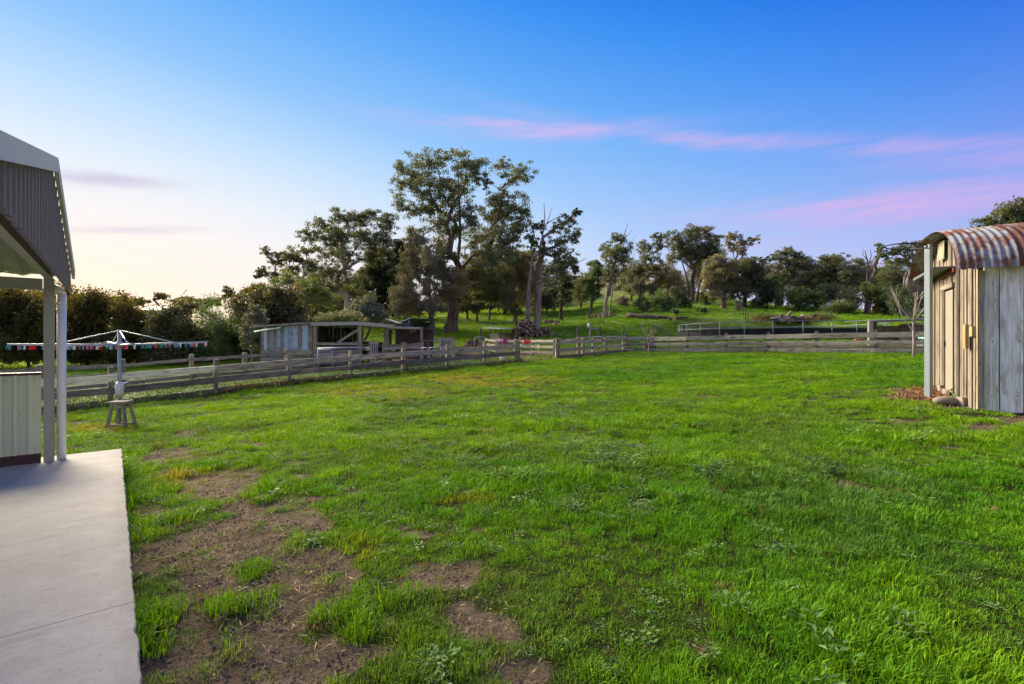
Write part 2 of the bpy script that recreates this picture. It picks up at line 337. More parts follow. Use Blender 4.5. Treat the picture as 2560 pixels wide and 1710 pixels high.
FENCE_L = [(-19.0, 5.6), (-15.6, 9.9), (-13.7, 12.1), (-11.8, 14.2), (-10.0, 16.3), (-8.5, 18.4), (-6.75, 20.25), (-4.95, 22.0), (-3.15, 23.5), (-1.42, 24.8), (.35, 26.2)]
FENCE_R = [(2.58, 27.7), (4.25, 29.0), (5.85, 30.4), (7.45, 31.9), (9.9, 31.2), (12.3, 30.2), (10.6, 29.0)]
FENCE_R = [(2.58, 27.7), (4.25, 29.0), (5.85, 30.4), (7.45, 31.9)]
FENCE_B = [(7.45, 31.9), (9.15, 30.9), (10.65, 29.4), (12.4, 28.0), (14.1, 26.6), (15.7, 24.9), (17.4, 23.1), (19.3, 21.4), (21.2, 19.6)]
_fl = np.array(FENCE_L+FENCE_R); _fb = np.array(FENCE_B)
def fence_y_l(x): return np.interp(x, _fl[:, 0], _fl[:, 1])
def fence_y_b(x): return np.interp(x, _fb[:, 0], _fb[:, 1])
def inlawn(x, y): return np.where(x < 7.45, y < fence_y_l(x), y < fence_y_b(x))
BARE = [(540, 1470, 110, 70), (500, 1580, 100, 70), (470, 1690, 90, 60), (640, 1270, 90, 40), (790, 1400, 90, 50), (430, 1140, 130, 24), (560, 1212, 125, 54), (745, 1300, 125, 66), (590, 1365, 165, 76), (710, 1480, 170, 74), (690, 1600, 230, 110), (600, 1720, 300, 100), (860, 1440, 50, 50), (880, 1660, 40, 80),
        (1105, 1438, 100, 34), (1245, 1560, 112, 52), (1330, 1675, 108, 48), (1130, 1530, 30, 40), (2440, 1072, 90, 15), (2275, 1056, 55, 7), (2545, 1048, 70, 16), (2330, 985, 105, 26), (2400, 1010, 60, 16),
        (160, 1052, 60, 8), (1050, 1330, 60, 12), (890, 1230, 40, 12), (760, 1190, 45, 9), (640, 1110, 40, 7)]
YEL = [(1210, 952, 190, 20), (950, 985, 160, 18), (480, 1185, 110, 40), (900, 1370, 60, 40), (1150, 1250, 90, 16), (250, 1075, 90, 12)]
WEED = [(1150, 1000, 260, 30), (1180, 1145, 260, 32), (1500, 1120, 160, 60), (1050, 1050, 150, 24), (1450, 1240, 220, 50), (2150, 1170, 200, 40), (1800, 1180, 60, 20), (700, 1160, 60, 14), (1350, 1030, 200, 24)]
def ells(px, py, E):
    r = np.zeros_like(px)
    for cx, cy, rx, ry in E: r = np.maximum(r, np.exp(-1.1*(((px-cx)/rx)**2+((py-cy)/ry)**2)**1.5))
    return r
def masks(x, y, z):
    yy = np.maximum(y, .8); px, py = topix(x, yy, z)
    e = ells(px, py, BARE); n = fbm(x*2.1, y*2.1, 21); n2 = fbm(x*6.5, y*6.5, 33, 3)
    b = smooth(.26, .80, e*1.05-(n-.5)*1.0-(n2-.5)*1.5)
    b = np.maximum(b, .8*smooth(.66, .76, fbm(x*1.7, y*1.7, 61)) * (y < 30))
    ye = ells(px, py, YEL)*smooth(.3, .6, fbm(x*1.2, y*1.2, 41)); we = ells(px, py, WEED)
    out = ~inlawn(x, y)
    def patch(cx, cy, rx, ry): return np.exp(-(((x-cx)/rx)**2+((y-cy)/ry)**2)**2)
    yard = np.maximum.reduce([patch(-4, 33, 7, 4), patch(11, 33.5, 7, 3.2), patch(17, 30, 6, 5), patch(23, 26, 6, 5), patch(2, 34, 6, 2.2), patch(PEN[0], PEN[1], 9, 9), patch(-22, 56, 5, 4)])
    b = np.where(out, smooth(.35, .75, yard*1.1-(fbm(x*.9, y*.9, 71)-.5)*.9), b)
    return b, ye, we, out
gx = np.unique(np.concatenate([np.arange(-12, 14, .13), np.arange(-60, 60, .8), np.linspace(-900, 900, 90)]))
gy = np.unique(np.concatenate([np.arange(.5, 14, .13), np.arange(14, 34, .3), np.arange(34, 130, .9), np.linspace(130, 1500, 50), np.linspace(-80, .5, 18)]))
GX, GY = np.meshgrid(gx, gy); GZ = T(GX, GY)
ins = inslab(GX, GY, -.12); GZ = np.where(ins, np.minimum(GZ, -.16), GZ)
b_, y_, w_, o_ = masks(GX, GY, GZ)
GZ = GZ-.018*b_*(GY < 20)
nx, ny = len(gx), len(gy)
idx = np.arange(nx*ny).reshape(ny, nx)
Fc = np.stack([idx[:-1, :-1], idx[:-1, 1:], idx[1:, 1:], idx[1:, :-1]], -1).reshape(-1, 4)
t = newmat('ground_soil'); o = t.new('ShaderNodeNewGeometry').outputs['Position']
def at(nm): return t.new('ShaderNodeAttribute', attribute_name=nm).outputs['Fac']
f1 = t.noise(o, 55, 6, .7); f2 = t.noise(o, 7, 5, .6); f3 = t.noise(o, .35, 4, .55); f4 = t.noise(o, 1.3, 5, .6)
soil = t.mix(t.ss(f1, .3, .7), (.078, .058, .036), (.20, .153, .099)); soil = t.mix(t.ss(f2, .55, .75), soil, (.29, .225, .145))
soil = t.mix(t.m('MULTIPLY', t.ss(t.noise(o, 190, 2, .5), .66, .72), .8), soil, (.34, .27, .18))
thatch = t.mix(f1, (.014, .022, .004), (.055, .075, .012))
near = t.mix(t.ss(t.m('ADD', at('bare'), t.m('MULTIPLY', t.m('SUBTRACT', f2, .5), .5)), .3, .6), thatch, soil)
past = t.mix(t.ss(f4, .3, .7), (.105, .195, .026), (.200, .300, .042)); past = t.mix(t.ss(f3, .48, .68), past, (.190, .205, .055))
past = t.mix(t.m('MULTIPLY', t.ss(f2, .5, .75), .5), past, (.060, .105, .018))
past = t.mix(at('dry'), past, t.mix(f4, (.19, .165, .075), (.27, .22, .11)))
yard = t.mix(f4, (.090, .070, .048), (.165, .125, .085)); yard = t.mix(t.ss(f3, .55, .7), yard, (.12, .115, .045))
far = t.mix(at('bare'), past, yard)
t.put(t.p.inputs['Base Color'], t.mix(at('out'), near, far)); t.p.inputs['Roughness'].default_value = 1.0; t.p.inputs['Specular IOR Level'].default_value = .1
bump(t, t.m('ADD', f1, t.m('MULTIPLY', f2, 2.5)), 1.0, .03)
ground = mesh_np('ground', np.stack([GX.ravel(), GY.ravel(), GZ.ravel()], -1), Fc, 'ground_soil', smooth=True)
dry = smooth(112, 135, GY)*smooth(-20, 10, GX)+.55*smooth(.52, .7, fbm(GX*.05, GY*.05, 91))*smooth(70, 90, GY)
for nm, arr in (('bare', b_), ('out', o_.astype(float)), ('dry', np.clip(dry, 0, 1))):
    a = ground.data.attributes.new(nm, 'FLOAT', 'POINT'); a.data.foreach_set('value', arr.ravel().astype(np.float32))
tag(ground, 'gently rising ground of lawn, bare soil and hillside paddock', kind='structure')

# patio slab, two pours with a joint between them
t = newmat('concrete'); o = t.new('ShaderNodeNewGeometry').outputs['Position']
rot = t.new('ShaderNodeVectorRotate', rotation_type='Z_AXIS'); t.put(rot.inputs['Vector'], o); rot.inputs['Angle'].default_value = R(-39.6)
br = t.noise(t.mapping(rot.outputs[0], (5, 70, 1)), 1.0, 5, .65); big = t.noise(o, .9, 4, .6); fine = t.noise(o, 90, 4, .7); st = t.noise(t.mapping(rot.outputs[0], (1.2, 7, 1)), 1.3, 5, .62)
mid = t.noise(o, 4.5, 5, .65); crumb = t.noise(o, 22, 4, .7)
c = t.mix(t.ss(br, .3, .75), (.375, .368, .325), (.435, .425, .378)); c = t.mix(t.m('MULTIPLY', t.ss(st, .5, .75), .45), c, (.235, .215, .185)); c = t.mix(t.m('MULTIPLY', t.ss(big, .42, .62), .55), c, (.33, .32, .285))
c = t.mix(t.m('MULTIPLY', t.ss(mid, .48, .7), .5), c, (.50, .485, .43)); c = t.mix(t.m('MULTIPLY', t.ss(crumb, .52, .75), .5), c, (.245, .232, .20))
c = t.mix(t.m('MULTIPLY', t.ss(t.noise(t.mapping(rot.outputs[0], (9, 26, 1)), 1.0, 4, .6), .68, .73), .8), c, (.11, .09, .075))
edge = t.new('ShaderNodeVectorMath', operation='DOT_PRODUCT'); t.put(edge.inputs[0], o); edge.inputs[1].default_value = N2
rim = t.m('SUBTRACT', edge.outputs['Value'], t.m('MULTIPLY', mid, .22)); c = t.mix(t.m('MULTIPLY', t.ss(rim, N2.dot(PB)-.26, N2.dot(PB)-.02), .55), c, (.21, .185, .15))
t.put(t.p.inputs['Base Color'], t.mix(t.m('MULTIPLY', t.ss(fine, .45, .8), .5), c, (.20, .19, .175))); t.p.inputs['Roughness'].default_value = .92; bump(t, t.m('ADD', t.m('MULTIPLY', br, .5), t.m('ADD', fine, crumb)), .22, .004)
patio = thing('patio', 'pale brushed concrete patio beside the lawn', 'patio', PB-U2*4); patio['kind'] = 'structure'; del patio['category']
def slab(u0, u1):
    m = MB(); N = max(2, int((u1-u0)/.05)); top = []
    for i in range(N+1):
        u = u0+(u1-u0)*i/N; j = (.004*random.uniform(-1, 1)-(.012 if random.random() < .06 else 0)) if 0 < i < N else 0
        top.append(PB+U2*u+N2*j)
    for i in range(N):
        a, b = top[i], top[i+1]; c_, d_ = b+V2*9, a+V2*9; dn = Vector((0, 0, -.16)); ch = Vector((0, 0, -.008)); oa = N2*.006
        m.quad(a, b, c_, d_); m.quad(b+ch+oa, b, a, a+ch+oa); m.quad(a+ch+oa, a+dn+oa, b+dn+oa, b+ch+oa)
    m.quad(top[0], top[0]+V2*9, top[0]+V2*9+Vector((0, 0, -.16)), top[0]+Vector((0, 0, -.16)))
    m.quad(top[-1]+V2*9, top[-1], top[-1]+Vector((0, 0, -.16)), top[-1]+V2*9+Vector((0, 0, -.16)))
    return m.build('slab', 'concrete', patio)
JU = U2.dot(Vector((-2.19, 2.79, 0))-PB); slab(JU+.003, 0); slab(-14, JU-.003)

# ------------------------------------------------------------------ grass (instanced tufts: too many to count)
def grassmat(name, trans=.28):
    t = newmat(name); c = t.new('ShaderNodeAttribute', attribute_name='tint', attribute_type='INSTANCER').outputs['Color']; a = t.new('ShaderNodeAttribute', attribute_name='lv').outputs['Fac']
    h = t.new('ShaderNodeAttribute', attribute_name='hh').outputs['Fac']
    c = t.mix(1.0, c, t.ramp(a, [(0, (.62, .62, .60)), (.8, (1.12, 1.10, 1.0)), (.93, (1.30, 1.2, 1.0)), (1, (2.2, 1.5, 1.6))]), 'MULTIPLY')
    t.put(t.p.inputs['Base Color'], c); t.p.inputs['Roughness'].default_value = .62; t.p.inputs['Specular IOR Level'].default_value = .14
    tr = t.new('ShaderNodeBsdfTranslucent'); t.put(tr.inputs[0], t.mix(1.0, c, (1.35, 1.2, .5), 'MULTIPLY')); mx = t.new('ShaderNodeMixShader'); mx.inputs[0].default_value = trans
    t.l.new(t.p.outputs[0], mx.inputs[1]); t.l.new(tr.outputs[0], mx.inputs[2]); t.l.new(mx.outputs[0], t.out.inputs[0])
grassmat('grass_blade')
TUFTS = bpy.data.collections.new('grass_tufts')
def reg(name, V, Fc, lv):
    me = bpy.data.meshes.new(name); V = np.asarray(V, np.float32); n = len(Fc)
    me.from_pydata(V.tolist(), [], Fc); a = me.attributes.new('lv', 'FLOAT', 'POINT'); a.data.foreach_set('value', np.asarray(lv, np.float32))
    me.materials.append(MATS['grass_blade']); ob = bpy.data.objects.new(name, me); TUFTS.objects.link(ob)
def tuft(k, n, rad, h0, h1, w, lean):
    V = []; Fc = []; lv = []
    for i in range(n):
        r = rad*math.sqrt(random.random()); a = random.uniform(0, 6.283); x, y = r*math.cos(a), r*math.sin(a)
        h = random.uniform(h0, h1)*(1-.35*(r/rad)**2); b = random.gauss(a, 1.0); ln = h*lean*random.uniform(.25, 1.3); ww = w*random.uniform(.7, 1.3)
        dx, dy = math.cos(b), math.sin(b); sx, sy = -dy*ww/2, dx*ww/2; q = random.random(); k0 = len(V)
        V += [(x-sx, y-sy, -.01), (x+sx, y+sy, -.01), (x+dx*ln*.35-sx*.9, y+dy*ln*.35-sy*.9, h*.62), (x+dx*ln*.35+sx*.9, y+dy*ln*.35+sy*.9, h*.62), (x+dx*ln, y+dy*ln, h*random.uniform(.8, 1.0))]
        Fc += [(k0, k0+1, k0+3, k0+2), (k0+2, k0+3, k0+4)]; lv += [q]*5
    reg('tuft_%02d' % k, V, Fc, lv)
def weed(k, n, rad, L):
    V = []; Fc = []; lv = []
    for i in range(n):
        a = random.uniform(0, 6.283); r0 = rad*random.random()*.8; x, y = r0*math.cos(a), r0*math.sin(a); b = random.gauss(a, 1.2); l = L*random.uniform(.6, 1.2); w = l*random.uniform(.32, .5); z = random.uniform(.012, .05); up = random.uniform(.0, .5)*l
        dx, dy = math.cos(b), math.sin(b); sx, sy = -dy*w/2, dx*w/2; k0 = len(V); q = random.random()*.85
        V += [(x, y, z), (x+dx*l*.5+sx, y+dy*l*.5+sy, z+up*.7), (x+dx*l, y+dy*l, z+up*.8), (x+dx*l*.5-sx, y+dy*l*.5-sy, z+up*.7)]; Fc.append((k0, k0+1, k0+2, k0+3)); lv += [q]*4
    reg('tuft_%02d' % k, V, Fc, lv)
for k in range(6): tuft(k, 50, .11, .035, .085, .0044, .8)       # lush
for k in range(6, 10): tuft(k, 50, .11, .022, .055, .0042, 1.0)   # short
for k in range(10, 13): tuft(k, 36, .075, .06, .125, .0048, .65)     # tall clumps
for k in range(13, 16): weed(k, 26, .12, .045)                    # broad low leaves
for k in range(16, 18): tuft(k, 9, .13, .01, .03, .003, 3.5)      # loose dry stalks
def clods(k, n):
    V = []; Fc = []; lv = []
    for i in range(n):
        r = random.uniform(.004, .016); a = random.uniform(0, 6.283); q = .10*math.sqrt(random.random()); x, y = q*math.cos(a), q*math.sin(a); k0 = len(V)
        V += [(x+r*random.uniform(.7, 1.2), y, .001), (x, y+r*random.uniform(.7, 1.2), .001), (x-r*random.uniform(.7, 1.2), y, .001), (x, y-r*random.uniform(.7, 1.2), .001), (x+random.uniform(-.3, .3)*r, y, r*random.uniform(.6, 1.1))]
        Fc += [(k0, k0+1, k0+4), (k0+1, k0+2, k0+4), (k0+2, k0+3, k0+4), (k0+3, k0, k0+4)]; lv += [random.random()*.75]*5
    reg('tuft_%02d' % k, V, Fc, lv)
clods(18, 14); clods(19, 22)
PT = {k: [] for k in ('co', 'rot', 'scl', 'idx', 'tint')}
def scatter(d0, d1, rho, xs=1.16, fxy=1.0, fz=1.0):
    area = xs*(d1*d1-d0*d0)+1.6*(d1-d0); n = int(rho*area)
    y = np.sqrt(RNG.uniform(d0*d0, d1*d1, n)) if d0 > 1.2 else RNG.uniform(d0, d1, n); x = RNG.uniform(-1, 1, n)*(xs*y+.8)
    z = T(x, y); bare, ye, we, out = masks(x, y, z)
    z = z-.018*bare*(y < 20)
    lush = fbm(x*1.15, y*1.15, 51); fine = fbm(x*3.6, y*3.6, 53, 3); hue = fbm(x*.42, y*.42, 57, 3)
    keep = RNG.random(n) > bare*.90
    keep &= ~inslab(x, y, -.025) & ~inshed(x, y, .02)
    pen = np.hypot(x-PEN[0], y-PEN[1]) < PEN[2]; keep &= ~pen
    wd = RNG.random(n) < np.clip(we*.55*smooth(.42, .62, fine)+.03, 0, .85)
    gard = out & (x < 1) & (y < 30) & (x > -30); wd |= gard & (RNG.random(n) < .75)
    k = np.where(lush+RNG.normal(0, .10, n) > .47, RNG.integers(0, 6, n), RNG.integers(6, 10, n))
    tall = (fine > .62) & (RNG.random(n) < .4) & (y < 16) & (y > 3.5); k = np.where(tall, RNG.integers(10, 13, n), k)
    k = np.where(wd, RNG.integers(13, 16, n), k)
    k = np.where((ye > .45) & (RNG.random(n) < .7), RNG.integers(6, 10, n), k)
    k = np.where((bare > .25) & (RNG.random(n) < .5), RNG.integers(6, 10, n), k)
    s = RNG.uniform(.75, 1.25, n)*(.70+.62*smooth(.3, .72, lush))*(1-.45*bare)*(.82+.18*smooth(2.5, 5.5, y))
    sz = s*fz*RNG.uniform(.8, 1.2, n); sx = s*fxy
    A = np.array([.078, .275, .009]); B_ = np.array([.235, .445, .010]); C = np.array([.115, .215, .050]); D = np.array([.34, .29, .12]); Wc = np.array([.17, .29, .09]); Y = np.array([.40, .38, .035])
    h = np.clip(hue*1.5-.25+RNG.normal(0, .16, n)+.40*smooth(6, -6, x)*smooth(5, 9, y), 0, 1)[:, None]  # left side tinted yellower and brighter: evening light put into blade colour
    c = A*(1-h)+B_*h
    bl = smooth(.52, .68, fbm(x*.8, y*.8, 77))[:, None]*.5; c = c*(1-bl)+C*bl
    c = c*(1-(ye*.85)[:, None])+Y*(ye*.85)[:, None]
    dr = (RNG.random(n) < .003+.22*(bare > .25))[:, None]; c = np.where(dr, D*.8, c); c = np.where(wd[:, None], Wc*RNG.uniform(.7, 1.35, (n, 1)), c)
    c = np.where((out & ~gard)[:, None], c*1.1+np.array([.02, 0, .008]), c)
    c = c*RNG.uniform(.78, 1.22, (n, 1))
    K = keep
    PT['co'].append(np.stack([x, y, z-.002], -1)[K]); PT['rot'].append(np.stack([RNG.normal(0, .12, n), RNG.normal(0, .12, n), RNG.uniform(0, 6.283, n)], -1)[K])
    PT['scl'].append(np.stack([sx, sx, sz], -1)[K]); PT['idx'].append(k[K]); PT['tint'].append(c[K])
    # loose dry stalks on the bare soil
    m = (bare > .4) & (RNG.random(n) < .22) & ~inslab(x, y, .02) & ~inshed(x, y, .02) & ~out; q = m.sum()
    PT['co'].append(np.stack([x, y, z+.002], -1)[m]); PT['rot'].append(np.stack([np.zeros(q), np.zeros(q), RNG.uniform(0, 6.283, q)], -1)); PT['scl'].append(np.ones((q, 3))*RNG.uniform(.6, 1.3, (q, 1)))
    PT['idx'].append(RNG.integers(16, 18, q)); PT['tint'].append(D*RNG.uniform(.5, 1.2, (q, 1)))
def clod_pass():
    n = 6000; y = np.sqrt(RNG.uniform(1.9**2, 9.0**2, n)); x = RNG.uniform(-1, 1, n)*(1.16*y+.5); z = T(x, y); bare, _, _, out = masks(x, y, z); m = (bare > .35) & ~out & ~inslab(x, y, .03) & ~inshed(x, y, .02); q = m.sum()
    PT['co'].append(np.stack([x, y, z-.018*bare], -1)[m]); PT['rot'].append(np.stack([np.zeros(q), np.zeros(q), RNG.uniform(0, 6.28, q)], -1)); PT['scl'].append(np.ones((q, 3))*RNG.uniform(.4, 1.0, (q, 1))); PT['idx'].append(RNG.integers(18, 20, q)); PT['tint'].append(np.array([.30, .225, .145])*RNG.uniform(.7, 1.3, (q, 1)))
clod_pass()
scatter(.5, 2.0, 120, 2.6); scatter(2.0, 4.2, 300, 1.75); scatter(4.2, 8, 190, 1.5, 1.1, 1.0); scatter(8, 15, 95, 1.25, 1.35, 1.1); scatter(15, 34, 40, 1.12, 1.9, 1.25)
scatter(34, 62, 5, 1.1, 4.2, 2.6); scatter(62, 112, 1.6, 1.1, 6, 3.4)
co, rt, sc_, ix, ti = (np.concatenate(PT[k]) for k in ('co', 'rot', 'scl', 'idx', 'tint'))
me = bpy.data.meshes.new('grass'); me.vertices.add(len(co)); me.vertices.foreach_set('co', co.astype(np.float32).ravel())
for nm, ty, key, arr in (('rot', 'FLOAT_VECTOR', 'vector', rt), ('scl', 'FLOAT_VECTOR', 'vector', sc_), ('tint', 'FLOAT_COLOR', 'color', np.concatenate([ti, np.ones((len(ti), 1))], 1))):
    a = me.attributes.new(nm, ty, 'POINT'); a.data.foreach_set(key, arr.astype(np.float32).ravel())
a = me.attributes.new('tidx', 'INT', 'POINT'); a.data.foreach_set('value', ix.astype(np.int32))
grass = bpy.data.objects.new('grass', me); COL.objects.link(grass)
ng = bpy.data.node_groups.new('grass_nodes', 'GeometryNodeTree')
ng.interface.new_socket('Geometry', in_out='INPUT', socket_type='NodeSocketGeometry'); ng.interface.new_socket('Geometry', in_out='OUTPUT', socket_type='NodeSocketGeometry')
gi = ng.nodes.new('NodeGroupInput'); go = ng.nodes.new('NodeGroupOutput'); iop = ng.nodes.new('GeometryNodeInstanceOnPoints'); ci = ng.nodes.new('GeometryNodeCollectionInfo')
ci.inputs['Collection'].default_value = TUFTS; ci.inputs['Separate Children'].default_value = True; ci.inputs['Reset Children'].default_value = True
def nattr(nm, ty):
    n = ng.nodes.new('GeometryNodeInputNamedAttribute'); n.data_type = ty; n.inputs['Name'].default_value = nm; return n.outputs['Attribute']
iop.inputs['Pick Instance'].default_value = True
ng.links.new(gi.outputs[0], iop.inputs['Points']); ng.links.new(ci.outputs[0], iop.inputs['Instance']); ng.links.new(nattr('tidx', 'INT'), iop.inputs['Instance Index'])
er = ng.nodes.new('FunctionNodeEulerToRotation'); ng.links.new(nattr('rot', 'FLOAT_VECTOR'), er.inputs[0]); ng.links.new(er.outputs[0], iop.inputs['Rotation'])
ng.links.new(nattr('scl', 'FLOAT_VECTOR'), iop.inputs['Scale']); ng.links.new(iop.outputs[0], go.inputs[0])
mod = grass.modifiers.new('grass', 'NODES'); mod.node_group = ng
tag(grass, 'lush green grass with low broad-leaved weeds covering the ground', kind='stuff')
# ------------------------------------------------------------------ trees and shrubs
def grow(pts, base, fork, bf=.35, rng=None, wob=.07):
    """a branching skeleton that reaches every point: returns node positions and parents"""
    nd = [np.array(base, float)]; par = [-1]; plen = [0.0]
    b = np.array(base, float); f = np.array(fork, float); n = 5; side = rng.normal(0, .02, 2)*np.linalg.norm(f-b)
    for i in range(1, n+1):
        q = i/n; p = b+(f-b)*q; p[:2] += side*math.sin(q*3.1)
        nd.append(p); par.append(i-1); plen.append(plen[-1]+np.linalg.norm(nd[-1]-nd[-2]))
    att = list(range(3, n+1))
    pts = np.array(pts, float); left = np.ones(len(pts), bool); best = np.full(len(pts), 1e9); bi = np.zeros(len(pts), int)
    def upd(j):
        nonlocal best, bi
        v = pts-nd[j]; dd = np.linalg.norm(v, axis=1); down = np.maximum(0, -v[:, 2])
        c = dd+bf*plen[j]+.5*down; m = c < best; best = np.where(m, c, best); bi = np.where(m, j, bi)
    for j in att: upd(j)
    for _ in range(len(pts)):
        k = int(np.argmin(np.where(left, best, 1e12))); left[k] = False; j = int(bi[k]); a = nd[j]; e = pts[k]; L = np.linalg.norm(e-a); m = 2 if L < 1.2 else 3 if L < 3 else 5; prev = j
        off = rng.normal(0, wob, 3)*L; off[2] = abs(off[2])*.6
        new = []
        for i in range(1, m+1):
            q = i/m; p = a+(e-a)*q+off*math.sin(q*math.pi)*.8+(rng.normal(0, .03, 3)*L if i < m else 0)
            nd.append(p); par.append(prev); plen.append(plen[prev]+np.linalg.norm(p-nd[prev])); prev = len(nd)-1; new.append(prev)
        for q in new: upd(q)
    return np.array(nd), par
def wood_mesh(nd, par, r0, rmin, mb=None, flare=1.5, pw=.5):
    n = len(nd); cnt = np.zeros(n); kids = [[] for _ in range(n)]
    for i in range(1, n): kids[par[i]].append(i)
    for i in range(n-1, 0, -1):
        if not kids[i]: cnt[i] += 1
        cnt[par[i]] += cnt[i]
    rad = np.maximum(r0*(cnt/max(cnt[0], 1))**pw, rmin); rad[0] = r0*flare; rad[1] = max(rad[1], r0*1.08)
    mb = mb or MB(); done = set()
    stack = [0]
    while stack:
        s0 = stack.pop(); chain = [s0] if par[s0] < 0 else [par[s0], s0]; cur = s0
        while kids[cur]:
            ks = sorted(kids[cur], key=lambda q: -cnt[q]); stack += ks[1:]; cur = ks[0]; chain.append(cur)
        rr = [rad[c] for c in chain]
        if par[s0] >= 0: rr[0] = min(rr[0], rr[1]*1.15)
        mb.tube([nd[c] for c in chain], rr, 8 if rr[0] > .14 else 5 if rr[0] > .05 else 3, cap=False)
    return mb
def leaf_arrays(cent, L, Wd, droop, rng):
    n = len(cent); a = rng.normal(0, 1, (n, 3)); a /= np.linalg.norm(a, axis=1)[:, None]+1e-9; a[:, 2] -= droop*1.6; a /= np.linalg.norm(a, axis=1)[:, None]+1e-9
    b = np.cross(a, rng.normal(0, 1, (n, 3))); b /= np.linalg.norm(b, axis=1)[:, None]+1e-9
    l = (L*rng.uniform(.6, 1.35, n))[:, None]; w = (Wd*rng.uniform(.7, 1.3, n))[:, None]
    V = np.stack([cent-a*l/2, cent+b*w/2+a*l*.06, cent+a*l/2, cent-b*w/2+a*l*.06], 1).reshape(-1, 3)
    return V, np.arange(4*n).reshape(-1, 4), np.repeat(rng.random(n), 4)
def ell_pts(c, r, n, rng, shell=.5):
    v = rng.normal(0, 1, (n, 3)); v /= np.linalg.norm(v, axis=1)[:, None]; v *= (rng.random(n)**shell)[:, None]
    return np.asarray(c)+v*np.asarray(r)
TREE_N = [100]
def tree(name, label, base, d, blobs, r0=.3, leaf=(.30, .11), per=60, mats=('leaf_gum', 'bark_grey'), droop=.5, fork=.4, cat='tree', group=None, dens=1.0, dead=(), bf=.35, rs=.42, spread=1.0, second=None, gapz=.75, pw=.64, hide_wood=False, tips=None, forkpx=None):
    """base: ground point; blobs: foliage masses (px, py, rx, ry) seen at distance d, given real depth"""
    TREE_N[0] += 1; rng = np.random.default_rng(TREE_N[0]); base = Vector(base); s = d/F
    th = thing(name, label, cat, base, group); th_o = np.array(base)
    cx = np.mean([b[0] for b in blobs]); half = max(1.0, (max(b[0]+b[2] for b in blobs)-min(b[0]-b[2] for b in blobs))*s/2)
    subs = []; lows = []
    for b in blobs:
        px, py, rx, ry = b[:4]
        u = (px-cx)*s/half; off = rng.uniform(-1, 1)*math.sqrt(max(.05, 1-u*u))*half*.55*spread if len(b) < 5 else b[4]
        c = np.array(P(px, py, d+off)); k_ = (d+off)/d
        r = np.array([rx*s, max(rx, ry)*s*.85, ry*s])*k_
        gum = name == 'gum_tree'; n = max(8, int((1.4 if gum else 1.0)*dens*19.0*max(1.0, (r[0]*r[1]*r[2])**(1/3)/1.1)**1.6))
        q = ell_pts(c, r*(1.36 if gum else 1.22), n, rng, .55 if gum else .5); rad = rs*(.88 if gum else 1.0)*r.mean()*rng.uniform(.6, 1.25, n)
        for a, b_ in zip(q, rad): subs.append((a, b_))
    pts = np.array([q[0] for q in subs]); low = pts[:, 2].min()
    top = pts[:, 2].max(); cen = pts.mean(0); fz = base.z+max(.5, (min(cen[2], top)-base.z)*fork)
    fk = np.array([base.x+(cen[0]-base.x)*fork*.8, base.y+(cen[1]-base.y)*fork*.8, fz])
    if forkpx: fk = np.array(P(forkpx[0], forkpx[1], base.y))
    if not hide_wood:
        nd, par = grow(pts, base, fk, bf, rng); mb = wood_mesh(nd, par, r0, .014 if d < 70 else .022, pw=pw)
        for poly, rr in dead:
            mb.tube([P(x, y, d) if not isinstance(x, Vector) else x for x, y in poly], [rr*(1-.8*i/(len(poly)-1)) for i in range(len(poly))], 5, cap=False)
        mb.build('trunk', mats[1], th, smooth=True)
    Cs = []
    for a, r in subs:
        n = max(14, int(per*1.75*min(3.5, max(.5, (r/.55))**1.7)*(.30/leaf[0])**1.2))
        q = ell_pts(a, (r*1.25, r*1.25, r*gapz*1.05), n, rng, .5); k_ = n//7
        q[:k_] = a+(q[:k_]-a)*rng.uniform(1.1, 1.9, (k_, 1))
        if droop > .8: q[:, 2] -= np.abs(rng.normal(0, .3, n))*r
        Cs.append(q)
    C = np.concatenate(Cs); V, Fc, lv = leaf_arrays(C, leaf[0], leaf[1], droop, rng)
    hz_ = (C[:, 2]-low)/max(top-low, .1); ln = vnoise(C[:, 0]*.8+7, C[:, 2]*.8+C[:, 1]*.5, TREE_N[0])
    lv = np.clip(lv*.55+np.repeat(ln*.45, 4), 0, 1)
    crown = mesh_np('crown', V, Fc, mats[0], lv, th)
    if tips:
        mt, frac = tips; m = rng.random(len(C)) < frac*(hz_+.15); q = C[m]+rng.normal(0, .05, (m.sum(), 3))
        V, Fc, lv = leaf_arrays(q, leaf[0]*.9, leaf[1]*1.3, .1, rng); mesh_np('new_leaves' if mt == 'leaf_red' else 'blossom', V, Fc, mt, lv, th)
    return th
def shrub(name, label, base, d, blobs, leaf=(.17, .075), per=70, mat='leaf_hedge', stems='bark_dark', group=None, dens=1.6, r0=.10, droop=.2, cat='shrub', tips=None, **kw):
    return tree(name, label, base, d, blobs, r0, leaf, per, (mat, stems), droop, .25, cat, group, dens, rs=.5, spread=.8, gapz=1.0, tips=tips, **kw)
